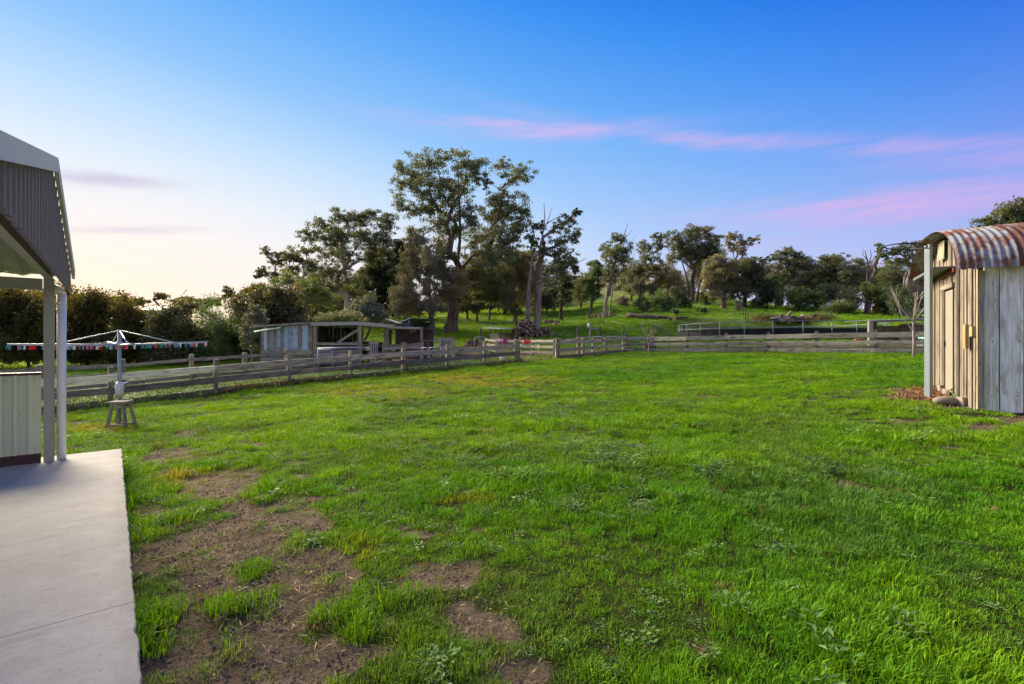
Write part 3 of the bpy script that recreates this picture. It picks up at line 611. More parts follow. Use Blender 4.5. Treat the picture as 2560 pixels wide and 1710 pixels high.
# --- the big gum and its neighbours
big = tree('gum_tree', 'tallest spreading gum tree with thick dark trunk behind the yards', G(1125, 55), 55,
     [(1033, 429, 34, 34), (1075, 406, 38, 25), (1115, 396, 24, 20), (1175, 415, 42, 30), (1209, 448, 18, 18), (1004, 456, 22, 28), (1010, 507, 26, 20), (1079, 471, 44, 32), (1144, 467, 36, 28), (1060, 525, 38, 22), (1117, 513, 36, 28), (1167, 544, 34, 28), (1137, 575, 34, 24),
      (1257, 415, 26, 18), (1301, 429, 32, 22), (1282, 446, 22, 16), (1244, 494, 34, 22), (1282, 513, 36, 28), (1301, 544, 28, 22), (1236, 532, 32, 28), (1198, 598, 36, 28), (1252, 598, 42, 28), (1290, 575, 32, 22), (1178, 644, 32, 26), (1232, 651, 40, 32), (1272, 636, 32, 28),
      (1160, 700, 30, 30), (1213, 705, 40, 28), (1256, 705, 32, 34), (1165, 745, 26, 18), (1205, 740, 34, 18), (1190, 670, 34, 24), (1120, 640, 30, 26), (1245, 560, 34, 24), (1100, 560, 34, 22)], .62, (.25, .095), 46, ('leaf_gum', 'bark_brown'), .5, .36, dens=1.0, rs=.36, bf=.25, forkpx=(1136, 700),
     dead=(([(1140, 690), (1180, 640), (1230, 625), (1270, 590), (1310, 545)], .22), ([(1140, 690), (1150, 600), (1150, 520), (1145, 440)], .25)))
rng = np.random.default_rng(5); q = np.concatenate([ell_pts(P(1102, 605, 53), (1.2, 1.0, 1.0), 500, rng), ell_pts(P(1106, 640, 53), (.7, .7, 1.6), 420, rng), ell_pts(P(1106, 672, 53), (.3, .3, 1.3), 120, rng)])
V, Fc, lv = leaf_arrays(q, .34, .10, 1.2, rng); tag(mesh_np('mistletoe', V, Fc, 'leaf_mistletoe', lv, big), 'yellow-green clump of mistletoe hanging in the crown')
tree('gum_tree', 'drooping olive-grey gum left of the thickest trunk', G(1083, 52), 52, [(1000, 750, 26, 34), (1090, 650, 26, 34), (1130, 700, 30, 34), (1033, 590, 22, 24), (1052, 628, 32, 28), (1029, 667, 28, 28), (1071, 678, 28, 28), (1023, 713, 26, 28), (1068, 728, 28, 28), (1033, 762, 26, 24), (1075, 768, 24, 20), (1108, 735, 24, 30)], .28, (.24, .075), 66, ('leaf_olive', 'bark_brown'), 1.2, .4, dens=1.3)
tree('gum_tree', 'dark dense tree between the spreading gum and the drooping gum', G(965, 64), 64, [(1003, 640, 18, 30), (1000, 700, 20, 34), (945, 686, 28, 28), (976, 705, 22, 34), (937, 732, 26, 30), (972, 759, 24, 26), (945, 776, 24, 18), (983, 667, 14, 20), (915, 770, 20, 22)], .25, (.30, .13), 80, ('leaf_dark', 'bark_dark'), .6, .3, dens=1.5)
tree('gum_tree', 'broad spreading gum with pale forked limbs behind the timber shed', P(868, 790, 62), 62, [(845, 540, 24, 15), (884, 550, 30, 20), (933, 543, 30, 20), (976, 557, 26, 20), (803, 565, 28, 16), (772, 588, 22, 14), (815, 596, 30, 20), (861, 590, 32, 20), (907, 590, 30, 24), (956, 598, 30, 24), (830, 634, 32, 20), (876, 636, 28, 20), (926, 636, 30, 22), (968, 640, 24, 20), (838, 676, 32, 20), (815, 714, 36, 20), (868, 728, 32, 22)], .42, (.25, .095), 48, ('leaf_gum', 'bark_pale'), .5, .34, dens=1.25, rs=.36, bf=.25)
tree('gum_tree', 'mid-sized gum leaning left of the broad pale-limbed gum', P(764, 790, 60), 60, [(726, 636, 20, 16), (761, 626, 26, 16), (746, 663, 30, 20), (776, 663, 22, 16), (735, 690, 24, 16)], .2, (.30, .12), 44, ('leaf_gum', 'bark_grey'), .5, .45, rs=.38)
tree('gum_tree', 'small sparse gum at the far left end of the tall gums', P(682, 790, 58), 58, [(669, 630, 15, 11), (661, 678, 16, 11), (686, 655, 16, 16), (648, 688, 10, 9), (702, 646, 12, 12), (690, 690, 14, 12)], .13, (.28, .11), 36, ('leaf_gum', 'bark_brown'), .5, .5, rs=.38)
tree('wattle_tree', 'bushy green wattle in front of the leaning gum', P(740, 800, 50), 50, [(722, 705, 34, 18), (772, 726, 38, 22), (815, 745, 32, 20), (753, 757, 36, 22), (700, 740, 28, 24)], .15, (.26, .08), 70, ('leaf_wattle', 'bark_brown'), .4, .35, dens=1.3)
tree('gum_tree', 'twin-trunked pale gum with dead upper limbs above the woodpile', gp(1340, 823), 51, [(1401, 567, 22, 16), (1420, 552, 18, 14), (1443, 532, 10, 8), (1405, 605, 26, 20), (1436, 590, 12, 20), (1351, 567, 16, 13), (1328, 598, 14, 18), (1420, 644, 26, 20), (1386, 636, 22, 18), (1352, 620, 18, 18), (1436, 668, 12, 14), (1400, 672, 18, 14)], .36, (.23, .09), 44, ('leaf_gum', 'bark_grey'), .6, .5, rs=.38, forkpx=(1346, 660),
     dead=(([(1345, 640), (1356, 590), (1362, 548), (1360, 508)], .12), ([(1358, 580), (1370, 552), (1380, 520)], .07), ([(1366, 560), (1390, 545), (1412, 537)], .06), ([(1340, 600), (1325, 560), (1318, 540)], .05), ([(1348, 705), (1390, 672), (1436, 660), (1468, 645)], .10), ([(1346, 715), (1380, 706), (1410, 726)], .07), ([(1321, 823), (1320, 770), (1324, 710), (1330, 650), (1328, 605)], .30)))
tree('gum_tree', 'dark gum behind the twin-trunked gum', G(1292, 60), 60, [(1250, 690, 34, 34), (1230, 730, 34, 30), (1330, 690, 20, 30), (1303, 650, 28, 28), (1293, 692, 32, 32), (1310, 735, 24, 28), (1270, 740, 24, 24)], .2, (.25, .10), 66, ('leaf_olive', 'bark_brown'), .8, .4, dens=1.3)
tree('gum_tree', 'slim straight dark-trunked gum right of the twin-trunked gum', gp(1403, 801), 63, [(1405, 690, 22, 24), (1393, 730, 22, 22), (1420, 715, 16, 22), (1408, 655, 18, 14)], .24, (.28, .12), 50, ('leaf_dark', 'bark_dark'), .6, .6)
for i, (x, y, bx, by, rx, ry, lb) in enumerate([(1169, 799, 1165, 752, 26, 26, 'stunted dark tree nearest the thick gum trunk'), (1193, 804, 1192, 748, 22, 28, 'small dark-crowned tree second from the thick gum trunk'), (1223, 800, 1222, 742, 22, 28, 'small round-crowned tree third from the thick gum trunk'), (1285, 808, 1282, 762, 24, 22, 'small brown-stemmed tree just behind the woodpile'),
                                     (1297, 792, 1297, 750, 20, 18, 'small tree on the slope behind the twin gum'), (1366, 786, 1366, 742, 24, 22, 'small dark tree between twin gum and straight gum'), (1245, 780, 1245, 742, 20, 18, 'small tree higher up the shaded grass slope')]):
    g = gp(x, y); tree('small_tree', lb, g, g.y, [(bx, by, rx, ry), (bx+6, by-16, rx*.7, ry*.6)], .16, (.28, .12), 60, ('leaf_dark', 'bark_red'), .6, .55, group='small trees under the tall gums')
# --- trees on the hillside to the right
g = gp(1510, 797)
tree('gum_tree', 'ragged leaning gum with bare dead top on the slope', g, g.y, [(1514, 623, 16, 15), (1535, 639, 24, 20), (1559, 623, 20, 18), (1543, 598, 16, 12), (1555, 655, 18, 16), (1531, 676, 20, 18), (1520, 700, 16, 14)], .22, (.26, .10), 44, ('leaf_gum', 'bark_grey'), .6, .5, dens=1.3,
     dead=(([(1524, 740), (1535, 660), (1552, 610), (1570, 560)], .16), ([(1548, 620), (1568, 590), (1582, 572)], .07), ([(1545, 640), (1575, 610), (1590, 586)], .06), ([(1520, 720), (1548, 698), (1580, 700), (1597, 715), (1600, 735)], .06), ([(1523, 790), (1530, 740), (1538, 690)], .16)))
g = gp(1476, 786)
tree('gum_tree', 'dense dark leaning tree left of the ragged dead-topped gum', g, g.y, [(1490, 664, 18, 16), (1482, 704, 24, 22), (1502, 690, 20, 20), (1476, 729, 20, 16)], .22, (.30, .13), 70, ('leaf_green', 'bark_brown'), .5, .5)
tree('gum_tree', 'open gum with two clear tufts right of the ragged gum', G(1592, 84), 84, [(1613, 619, 20, 14), (1645, 592, 14, 9), (1650, 617, 15, 14), (1625, 643, 20, 14), (1604, 676, 24, 22), (1645, 672, 20, 18), (1653, 696, 16, 16), (1596, 713, 24, 20)], .3, (.30, .12), 46, ('leaf_gum', 'bark_brown'), .5, .4, rs=.38, dens=1.25,
     dead=(([(1570, 720), (1575, 670), (1590, 620)], .09), ([(1573, 690), (1590, 660), (1605, 648)], .06)))
tree('gum_tree', 'many-trunked tall gum at the middle of the hill line', gp(1729, 757), 93, [(1686, 594, 20, 14), (1703, 614, 24, 18), (1735, 586, 24, 18), (1764, 582, 20, 14), (1792, 598, 18, 14), (1727, 631, 30, 22), (1760, 623, 24, 22), (1686, 637, 14, 16), (1780, 635, 22, 18), (1745, 655, 20, 14)], .42, (.32, .12), 44, ('leaf_gum', 'bark_brown'), .5, .35, dens=1.2, rs=.38, bf=.7, dead=(([(1740, 760), (1752, 690), (1772, 640)], .3), ([(1724, 760), (1716, 690), (1700, 640)], .28), ([(1747, 760), (1770, 690), (1785, 650)], .22)))
g = gp(1808, 772)
tree('gum_tree', 'wide gum with a lone tuft reaching right on a long limb', g, g.y, [(1829, 590, 14, 12), (1825, 612, 16, 14), (1850, 606, 14, 14), (1883, 600, 14, 11), (1854, 627, 14, 11), (1809, 664, 30, 22), (1801, 696, 32, 22), (1841, 664, 20, 18), (1782, 672, 22, 22), (1809, 729, 28, 20), (1780, 715, 20, 18)], .45, (.30, .11), 48, ('leaf_olive', 'bark_brown'), .7, .3, dens=1.2, rs=.38, dead=(([(1818, 700), (1845, 655), (1868, 622), (1883, 604)], .12),))
g = gp(1860, 768)
tree('gum_tree', 'rounded dark gum right of the wide long-limbed gum', g, g.y, [(1870, 664, 30, 18), (1862, 696, 32, 22), (1895, 680, 22, 18), (1858, 727, 22, 18), (1888, 712, 22, 20)], .4, (.38, .14), 46, ('leaf_gum', 'bark_dark'), .5, .4)
tree('gum_tree', 'flat-topped gum with bare straight trunk on the skyline', G(1952, 112), 112, [(1940, 639, 14, 9), (1968, 631, 24, 9), (1989, 643, 20, 11), (1972, 659, 28, 14), (1923, 650, 10, 7), (1904, 650, 8, 6), (1997, 688, 24, 18), (1945, 690, 20, 14)], .35, (.42, .16), 34, ('leaf_gum', 'bark_brown'), .5, .5, rs=.36)
tree('gum_tree', 'paler rounded gum next right of the flat-topped gum', G(2020, 112), 112, [(2017, 664, 20, 18), (2035, 682, 20, 18), (2012, 700, 22, 18)], .3, (.42, .16), 44, ('leaf_far', 'bark_grey'), .5, .4)
tree('gum_tree', 'layered gum above the yellow-green bushes', G(2082, 106), 106, [(2068, 650, 20, 11), (2099, 646, 16, 11), (2079, 672, 32, 18), (2054, 690, 26, 18), (2111, 696, 26, 18), (2085, 715, 28, 18)], .32, (.42, .16), 44, ('leaf_gum', 'bark_brown'), .5, .4, rs=.38)
tree('gum_tree', 'hazy brown-green gum left of the bare-topped gum', G(2138, 104), 104, [(2132, 672, 24, 18), (2126, 704, 30, 22), (2150, 700, 20, 20)], .3, (.40, .16), 46, ('leaf_far', 'bark_grey'), .5, .4)
g = gp(2165, 787)
tree('gum_tree', 'mostly bare twisted gum behind the round yard', g, g.y, [(2200, 622, 12, 11), (2206, 638, 12, 10), (2177, 720, 22, 18), (2190, 740, 18, 18), (2160, 735, 16, 16)], .35, (.36, .14), 40, ('leaf_wattle', 'bark_brown'), .5, .45, bf=.3,
     dead=(([(2166, 730), (2170, 680), (2168, 650), (2162, 625)], .2), ([(2169, 665), (2178, 640), (2176, 620)], .10), ([(2171, 690), (2188, 655), (2196, 625)], .13), ([(2168, 650), (2156, 635), (2160, 618)], .07), ([(2174, 700), (2200, 672), (2225, 668)], .10), ([(2170, 660), (2182, 650), (2192, 640)], .06), ([(2172, 675), (2158, 660), (2152, 645)], .06)))
g = gp(2268, 792)
tree('gum_tree', 'tall pale-trunked gum just left of the old hoop shed', g, g.y, [(2258, 621, 22, 11), (2287, 612, 20, 10), (2302, 635, 18, 14), (2250, 650, 24, 14), (2283, 655, 24, 14), (2305, 665, 16, 14), (2235, 632, 14, 10)], .40, (.34, .13), 38, ('leaf_gum', 'bark_grey'), .5, .55, rs=.38, bf=.5, dead=(([(2252, 790), (2258, 740), (2262, 690), (2280, 660)], .28), ([(2276, 795), (2280, 740), (2290, 700), (2310, 680)], .3), ([(2262, 690), (2240, 672), (2225, 668)], .12)))
tree('gum_tree', 'rounded crown showing above the rusty hoop roof', G(2535, 42), 42, [(2520, 545, 50, 28), (2482, 566, 26, 18), (2556, 522, 40, 22), (2590, 550, 40, 30)], .3, (.26, .10), 60, ('leaf_gum', 'bark_brown'), .5, .6, rs=.4)
# --- bushes along the hill
BUSH = [(1655, 778, [(1652, 752, 26, 24), (1672, 760, 22, 18)], 'leaf_green', 'dark green bush beside the hillside gate'), (1700, 770, [(1698, 738, 20, 26), (1712, 756, 18, 16)], 'leaf_dark', 'tall dark bush left of the many-trunked gum'), (1604, 778, [(1604, 756, 22, 20)], 'leaf_dark', 'round dark bush behind the little hillside gate'),
        (1556, 765, [(1556, 753, 20, 12)], 'leaf_twigs', 'grey leafless round bush on the slope'), (1768, 762, [(1766, 742, 18, 16)], 'leaf_dark', 'round dark bush right of the many-trunked gum'), (1635, 748, [(1636, 722, 18, 22)], 'leaf_olive', 'olive bush under the two-tufted gum'), (1726, 742, [(1722, 728, 16, 14)], 'leaf_green', 'small bush behind the many-trunked gum'),
        (1940, 772, [(1937, 745, 16, 24), (1938, 715, 11, 20), (1938, 695, 7, 12)], 'leaf_green', 'conical green conifer at the hedge end'), (1918, 772, [(1915, 742, 16, 26), (1916, 712, 12, 16)], 'leaf_dark', 'dark conifer behind the conical conifer'), (1900, 770, [(1893, 745, 20, 22)], 'leaf_wattle', 'brown-green bush left of the conifers'),
        (2000, 778, [(1995, 746, 34, 26), (2010, 735, 22, 16)], 'leaf_green', 'large rounded bush with yellow flush in the hedge'), (2046, 780, [(2044, 752, 22, 22)], 'leaf_green', 'bright green bush right of the yellow flushed bush'), (2098, 786, [(2095, 768, 34, 14), (2120, 772, 22, 12)], 'leaf_wattle', 'low grassy bush along the hedge foot'), (2075, 782, [(2070, 735, 26, 26)], 'leaf_dark', 'tall dark bush behind the low grassy bush'),
        (2130, 786, [(2125, 745, 28, 28)], 'leaf_gum', 'dark bush left of the bare twisted gum'), (2210, 790, [(2208, 752, 28, 30), (2225, 770, 20, 18)], 'leaf_dark', 'large dark bush right of the bare twisted gum'), (2250, 795, [(2245, 745, 26, 34)], 'leaf_dark', 'dark bush behind the pale-trunked gum'), (2300, 800, [(2300, 750, 30, 36)], 'leaf_dark', 'dark bush beside the hoop shed'), (2195, 788, [(2190, 775, 14, 12)], 'leaf_yellow', 'small yellow-green bush at the hedge foot'), (1688, 788, [(1688, 778, 9, 8)], 'leaf_green', 'low green bush below the tall dark bush'), (1742, 782, [(1742, 771, 4, 7)], 'leaf_green', 'tiny lone bush on the open slope'), (1760, 785, [(1760, 775, 5, 8)], 'leaf_dark', 'second tiny lone bush on the open slope'), (1845, 778, [(1846, 762, 8, 13)], 'leaf_grey', 'thin grey sapling right of the wide gum')]
for x, y, bl, mt, lb in BUSH:
    g = gp(x, y); sc2 = max(.22, g.y/260); bl = [(b[0], b[1]+b[3]*.12, b[2]*.86, b[3]*.86) for b in bl]
    shrub('bush', lb, g, g.y, bl, (sc2, sc2*.42), 46, mt, group='bushes on the hillside', dens=1.2, tips=('leaf_yellow', .25) if 'yellow flush' in lb else None)
for x, d, bl, lb in [(1340, 120, [(1340, 735, 40, 30), (1300, 750, 34, 24)], 'far dark trees seen between the twin trunks'), (1440, 125, [(1440, 730, 30, 24), (1460, 745, 26, 18)], 'far trees below the red brick house'), (1250, 120, [(1235, 760, 50, 24)], 'far dark trees low behind the tallest gum'), (1150, 115, [(1140, 770, 50, 20)], 'far dark trees left behind the tallest gum'), (1560, 125, [(1560, 720, 26, 18)], 'far tree left of the two-tufted gum'), (900, 100, [(880, 760, 60, 26), (830, 770, 50, 22)], 'far dark trees behind the broad gum'), (1000, 105, [(1000, 770, 50, 24)], 'far dark trees behind the drooping gum'), (760, 95, [(740, 770, 60, 24)], 'far dark trees behind the wattle'), (1680, 130, [(1690, 715, 30, 16)], 'far tree left behind the many-trunked gum'), (2200, 135, [(2200, 690, 40, 22)], 'far hazy trees behind the bare twisted gum'), (2290, 130, [(2300, 700, 44, 22)], 'far hazy tree beside the hoop shed'), (1890, 150, [(1890, 705, 30, 14)], 'far pale tree behind the rounded dark gum'), (1670, 165, [(1670, 690, 26, 12)], 'far pale tree behind the hill crest'), (1850, 160, [(1840, 715, 26, 12)], 'far pale tree low behind the wide gum'), (2040, 140, [(2040, 715, 34, 18)], 'far tree behind the hedge')]:
    tree('gum_tree', lb, G(x, d), d, bl, .25, (.6, .25), 40, ('leaf_far', 'bark_grey'), .4, .4, group='far trees beyond the hill', dens=.6)
# --- hedge of big shrubs on the left
HD = [(-60, 905, 38, [(-70, 790, 70, 60), (-30, 770, 50, 40), (10, 810, 40, 50)], 'leaf_hedge', 'tall hedge shrub seen through the open verandah side', None), (70, 905, 37, [(40, 775, 50, 44), (90, 790, 44, 44), (60, 840, 60, 44)], 'leaf_hedge', 'tall hedge shrub behind the square verandah post', None),
      (215, 905, 37, [(195, 765, 50, 44), (240, 770, 44, 36), (190, 820, 52, 44), (250, 830, 50, 44), (225, 865, 60, 26)], 'leaf_hedge', 'tallest hedge shrub right of the white downpipe', None), (325, 905, 37, [(315, 778, 44, 36), (350, 800, 34, 34), (310, 830, 46, 40), (350, 850, 36, 30)], 'leaf_hedge', 'rounded hedge shrub behind the clothesline mast', None),
      (440, 905, 36, [(440, 790, 44, 38), (420, 830, 40, 36), (465, 840, 40, 36), (440, 870, 44, 22)], 'leaf_photinia', 'blossom-flecked dark shrub right of the drive gap', ('leaf_flower', .05)), (530, 900, 37, [(525, 780, 34, 34), (545, 820, 34, 34), (515, 840, 34, 34)], 'leaf_green', 'soft feathery pine-like shrub in the hedge', None), (590, 900, 38, [(585, 775, 26, 24), (580, 820, 24, 30), (600, 855, 26, 24)], 'leaf_photinia', 'shadowy shrub between feathery shrub and red-tipped shrub', None),
      (685, 890, 35, [(650, 760, 50, 30), (705, 765, 54, 36), (670, 800, 60, 36), (735, 800, 40, 34), (700, 740, 40, 18)], 'leaf_photinia', 'broad red-tipped shrub behind the tin shed wall', ('leaf_red', .14)), (832, 830, 37, [(830, 803, 54, 14), (800, 812, 30, 12)], 'leaf_wattle', 'low cream-flowered shrub just above the shed roof', ('leaf_flower', .30)), (912, 835, 42, [(914, 766, 36, 28), (900, 790, 30, 22), (935, 790, 24, 22)], 'leaf_grey', 'rounded grey-green shrub behind the shed roof', None)]
for x, y, d, bl, mt, lb, tp in HD:
    if y > 880: bl = bl+[(x-34, 884, 34, 22), (x+6, 886, 40, 20), (x+38, 884, 34, 22), (x, 850, 50, 30)] if y > 895 else bl+[(x, 850, 60, 30)]
    big_ = 'feathery' in lb
    shrub('hedge_shrub', lb, G(x, d), d, bl, (.28, .06) if big_ else (.22, .11), 60, mt, group='big shrubs along the left side', dens=.85, tips=tp)
for x, d, bl, lb in [(628, 30.5, [(622, 815, 14, 24), (636, 840, 14, 24), (616, 850, 12, 18)], 'thin grey sapling left of the tin shed wall'), (655, 31.5, [(648, 800, 16, 22), (640, 775, 14, 16)], 'second thin sapling touching the tin shed wall')]:
    tree('sapling', lb, G(x, d), d, bl, .045, (.16, .07), 34, ('leaf_grey', 'bark_pale'), .5, .5, dens=1.4)
FARL = [(404, 100, [(404, 740, 18, 6), (392, 746, 8, 5)], 'far flat-topped tree in the golden glow'), (360, 110, [(360, 752, 12, 6)], 'far low tree left of the flat-topped tree'), (445, 110, [(450, 752, 26, 8)], 'far low trees right of the flat-topped tree'), (520, 105, [(515, 756, 30, 10)], 'far low trees before the pointed tree'), (575, 100, [(573, 730, 11, 14), (585, 742, 12, 10), (560, 742, 9, 8)], 'far pointed tree on the left skyline'), (640, 95, [(645, 718, 22, 12), (625, 732, 22, 12)], 'far rounded tree above the red-tipped shrub'), (300, 95, [(300, 755, 40, 10)], 'far low trees behind the rounded hedge shrub'), (130, 90, [(120, 750, 70, 14)], 'far low trees behind the downpipe'), (0, 90, [(-10, 745, 80, 14)], 'far low trees seen under the verandah roof')]
for x, d, bl, lb in FARL: tree('far_tree', lb, G(x, d), d, bl, .18, (.5, .22), 44, ('leaf_hedge', 'bark_dark'), .3, .4, group='far trees on the left skyline', dens=.8)

# --- fuller belt of trees standing behind the named ones
BELT = [(800, 82, [(800, 725, 40, 44), (770, 755, 36, 30)], 'leaf_gum', 'dense gum filling the gap left of the broad gum trunk'), (880, 84, [(875, 740, 44, 40), (905, 705, 34, 34)], 'leaf_dark', 'dark gum close behind the broad gum trunk'), (945, 82, [(945, 640, 30, 34), (950, 700, 36, 44)], 'leaf_gum', 'gum behind the dark dense tree'), (1015, 80, [(1010, 660, 30, 40), (1005, 730, 34, 44)], 'leaf_olive', 'olive gum behind the drooping gum'), (1185, 86, [(1180, 720, 44, 40), (1200, 660, 34, 34)], 'leaf_gum', 'gum directly behind the thickest trunk'), (1262, 86, [(1262, 720, 40, 44), (1270, 660, 30, 34)], 'leaf_dark', 'dark gum behind the right half of the tallest gum'), (1335, 88, [(1330, 700, 34, 50), (1345, 745, 30, 26)], 'leaf_gum', 'gum filling the space behind the twin trunks'), (1385, 92, [(1385, 705, 26, 40), (1400, 740, 26, 24)], 'leaf_dark', 'dark gum behind the slim straight gum'), (1452, 100, [(1450, 720, 24, 32)], 'leaf_gum', 'small gum left behind the dense leaning tree'),
        (1578, 104, [(1575, 690, 24, 34), (1590, 720, 24, 22)], 'leaf_gum', 'gum close behind the ragged gum'), (1668, 108, [(1665, 680, 24, 34), (1680, 715, 26, 24)], 'leaf_olive', 'olive gum between the two-tufted and many-trunked gums'), (1760, 112, [(1755, 690, 34, 30), (1790, 650, 24, 24)], 'leaf_gum', 'gum behind the many-trunked gum'), (1915, 116, [(1912, 690, 28, 26), (1930, 715, 28, 20)], 'leaf_gum', 'gum filling in before the flat-topped gum'), (1985, 118, [(1975, 700, 34, 24), (2030, 715, 30, 22)], 'leaf_gum', 'gum low behind the flat-topped gum'), (2060, 116, [(2055, 710, 34, 26)], 'leaf_dark', 'dark gum behind the layered gum'), (2165, 112, [(2160, 690, 28, 30), (2185, 715, 28, 26)], 'leaf_gum', 'gum close behind the bare twisted gum'), (2235, 104, [(2235, 690, 30, 34), (2260, 720, 30, 26)], 'leaf_gum', 'gum left behind the pale-trunked gum'), (2315, 100, [(2315, 680, 30, 40), (2340, 720, 30, 34)], 'leaf_dark', 'dark gum tucked against the hoop shed')]
for x, d, bl, mt, lb in BELT: tree('gum_tree', lb, G(x, d), d, bl, .28, (.38, .15), 34, (mt, 'bark_brown'), .5, .4, group='back row of gums', dens=.6)
# ------------------------------------------------------------------ verandah corner of the house (left)
Z = Vector((0, 0, 1))
PO = Vector((-5.84, 6.10, 0))
ver = thing('verandah', 'pale green steel verandah with gable end at the picture edge', 'verandah', PO)
m = MB(); m.box(PO+Z*1.15, (.095, .095, 2.30), R(39.6)); m.build('post', 'beam_green', ver)
for k in (-1, 1): MB().beam(PO+N2*.048+U2*(k*.018)+Z*.05, PO+N2*.048+U2*(k*.018)+Z*2.2, .012, .004, up=N2).build('post_groove', 'beam_green', ver)
dp = Vector((-5.765, 6.19, 0)); m = MB(); m.tube([dp+Z*.0, dp+Z*2.12], .046, 18); m.build('downpipe', 'white_pipe', ver, smooth=True)
MB().tube([dp+Z*1.98, dp+Z*2.02], .052, 18).build('pipe_collar', 'white_pipe', ver, smooth=True); m = MB(); m.tube([dp+Z*2.12, dp+Z*2.17+V2*.03, dp+Z*2.2+V2*.08], .045, 14); m.build('pipe_bend', 'white_pipe', ver, smooth=True)
# half-height end wall: trapezoidal ribbed sheets between a cap rail and a bottom strip
def ribbed(p0, along, length, z0, z1, out, pitch, dep, flat=.55, top=None, zb=None):
    m = MB(); s = 0.0; prof = []
    while s < length+1e-6:
        for q, o in ((0, 0), (flat, 0), (flat+.12, 1), (.88, 1)): prof.append((s+q*pitch, o*dep))
        s += pitch
    prof.append((s, 0)); prof = [(a, b) for a, b in prof if a <= length+1e-6]+[(length, 0)]
    for (a, o), (b, o2) in zip(prof[:-1], prof[1:]):
        if b-a < 1e-6: continue
        A = p0+along*a+out*o; B = p0+along*b+out*o2; ta = top(a) if top else z1; tb = top(b) if top else z1; ba = zb(a) if zb else z0; bb = zb(b) if zb else z0
        if ta <= ba and tb <= bb: continue
        m.quad(A+Z*ba, B+Z*bb, B+Z*max(tb, bb), A+Z*max(ta, ba), [(a, ba), (b, bb), (b, tb), (a, ta)])
    return m
w0 = PO+V2*.07
INW = -U2                                       # the side of the end wall that faces the camera
for k in range(5): ribbed(w0+V2*(.762*k), V2, .762, .11, 1.09, INW, .127, .040).build('cladding_sheet', 'clad_green', ver)
MB().beam(w0+Z*1.105, w0+V2*4+Z*1.105, .075, .035).build('cap_rail', 'brown_steel', ver)
MB().beam(w0+INW*.035+Z*.058, w0+INW*.035+V2*4+Z*.058, .03, .114).build('bottom_strip', 'brown_steel', ver)
nm_ = MB()
for i in range(24):
    for zz in (.18, .60, 1.03): nm_.blob(w0+V2*(.06+i*.127)+INW*.012+Z*zz, .007, seg=6, rings=4)
tag(nm_.build('screw_heads', 'galv_dull', ver), 'small screw heads in the wall sheets')['kind'] = 'stuff'
# gable end above the open side
GP = PO+N2*.18; APX = 2.42; EV = 2.36; PITCH = (3.05-EV)/APX
def gtop(a): return 3.05-(APX-a)*PITCH if a < APX else 3.05-(a-APX)*.252
for k in range(8):
    a0 = .72*k; L = min(.72, 5.5-a0)
    ribbed(GP-U2*a0, -U2, L, 2.155, 3, N2, .18, .03, top=lambda a, a0=a0: gtop(a+a0)).build('cladding_sheet', 'taupe_shade_steel', ver)
for s_, a0, a1 in ((1, -.12, APX), (-1, APX, 2*APX+.75)):
    p = GP-U2*a0+N2*.045+Z*(gtop(a0)+.055); q = GP-U2*a1+N2*.045+Z*(gtop(a1)+.055); MB().beam(p, q, .03, .125).build('barge_cap', 'cap_steel', ver)
MB().beam(PO+N2*.0-U2*.06+Z*2.345+U2*.1, PO-U2*6.5+Z*2.345, .07, .105).build('gable_beam', 'beam_green', ver)
MB().beam(PO+V2*.06+Z*2.22, PO+V2*5+Z*2.22, .07, .14).build('end_beam', 'beam_green', ver)
for s_ in (.0, 1.6, 3.2): MB().beam(PO-U2*.2+V2*(1.1+s_)+Z*2.36, PO-U2*4.7+V2*(1.1+s_)+Z*2.36, .05, .09).build('rafter_tie', 'beam_green', ver)
def roofside(a0, a1):
    m = MB(); n = 70; Lr = 5.2; ax, bx = a0, a1
    for i in range(n):
        s0, s1 = -.02+Lr*i/n, -.02+Lr*(i+1)/n; h0, h1 = .02*math.sin(s0*2*math.pi/.25), .02*math.sin(s1*2*math.pi/.25)
        A = GP-U2*ax+V2*s0+Z*(gtop(ax)+.02+h0); B = GP-U2*ax+V2*s1+Z*(gtop(ax)+.02+h1); C = GP-U2*bx+V2*s1+Z*(gtop(bx)+.02+h1); D = GP-U2*bx+V2*s0+Z*(gtop(bx)+.02+h0); m.quad(A, B, C, D)
    return m.build('roof_sheet', 'ceiling_tin', ver, smooth=True)
roofside(-.12, APX); roofside(APX, 2*APX+.75)
for a, b in (((-.15, .5), (.9, 3.5)), ((.05, .3), (2.0, 4.0))):
    MB().tube([PO-U2*a[0]+V2*a[1]+Z*2.33, PO-U2*b[0]+V2*b[1]+Z*2.55], .006, 5).build('brace_rod', 'iron', ver)
MB().beam(PO-U2*1.2+V2*.3+Z*2.62, PO-U2*1.2+V2*5+Z*2.62, .05, .08).build('purlin', 'beam_green', ver)

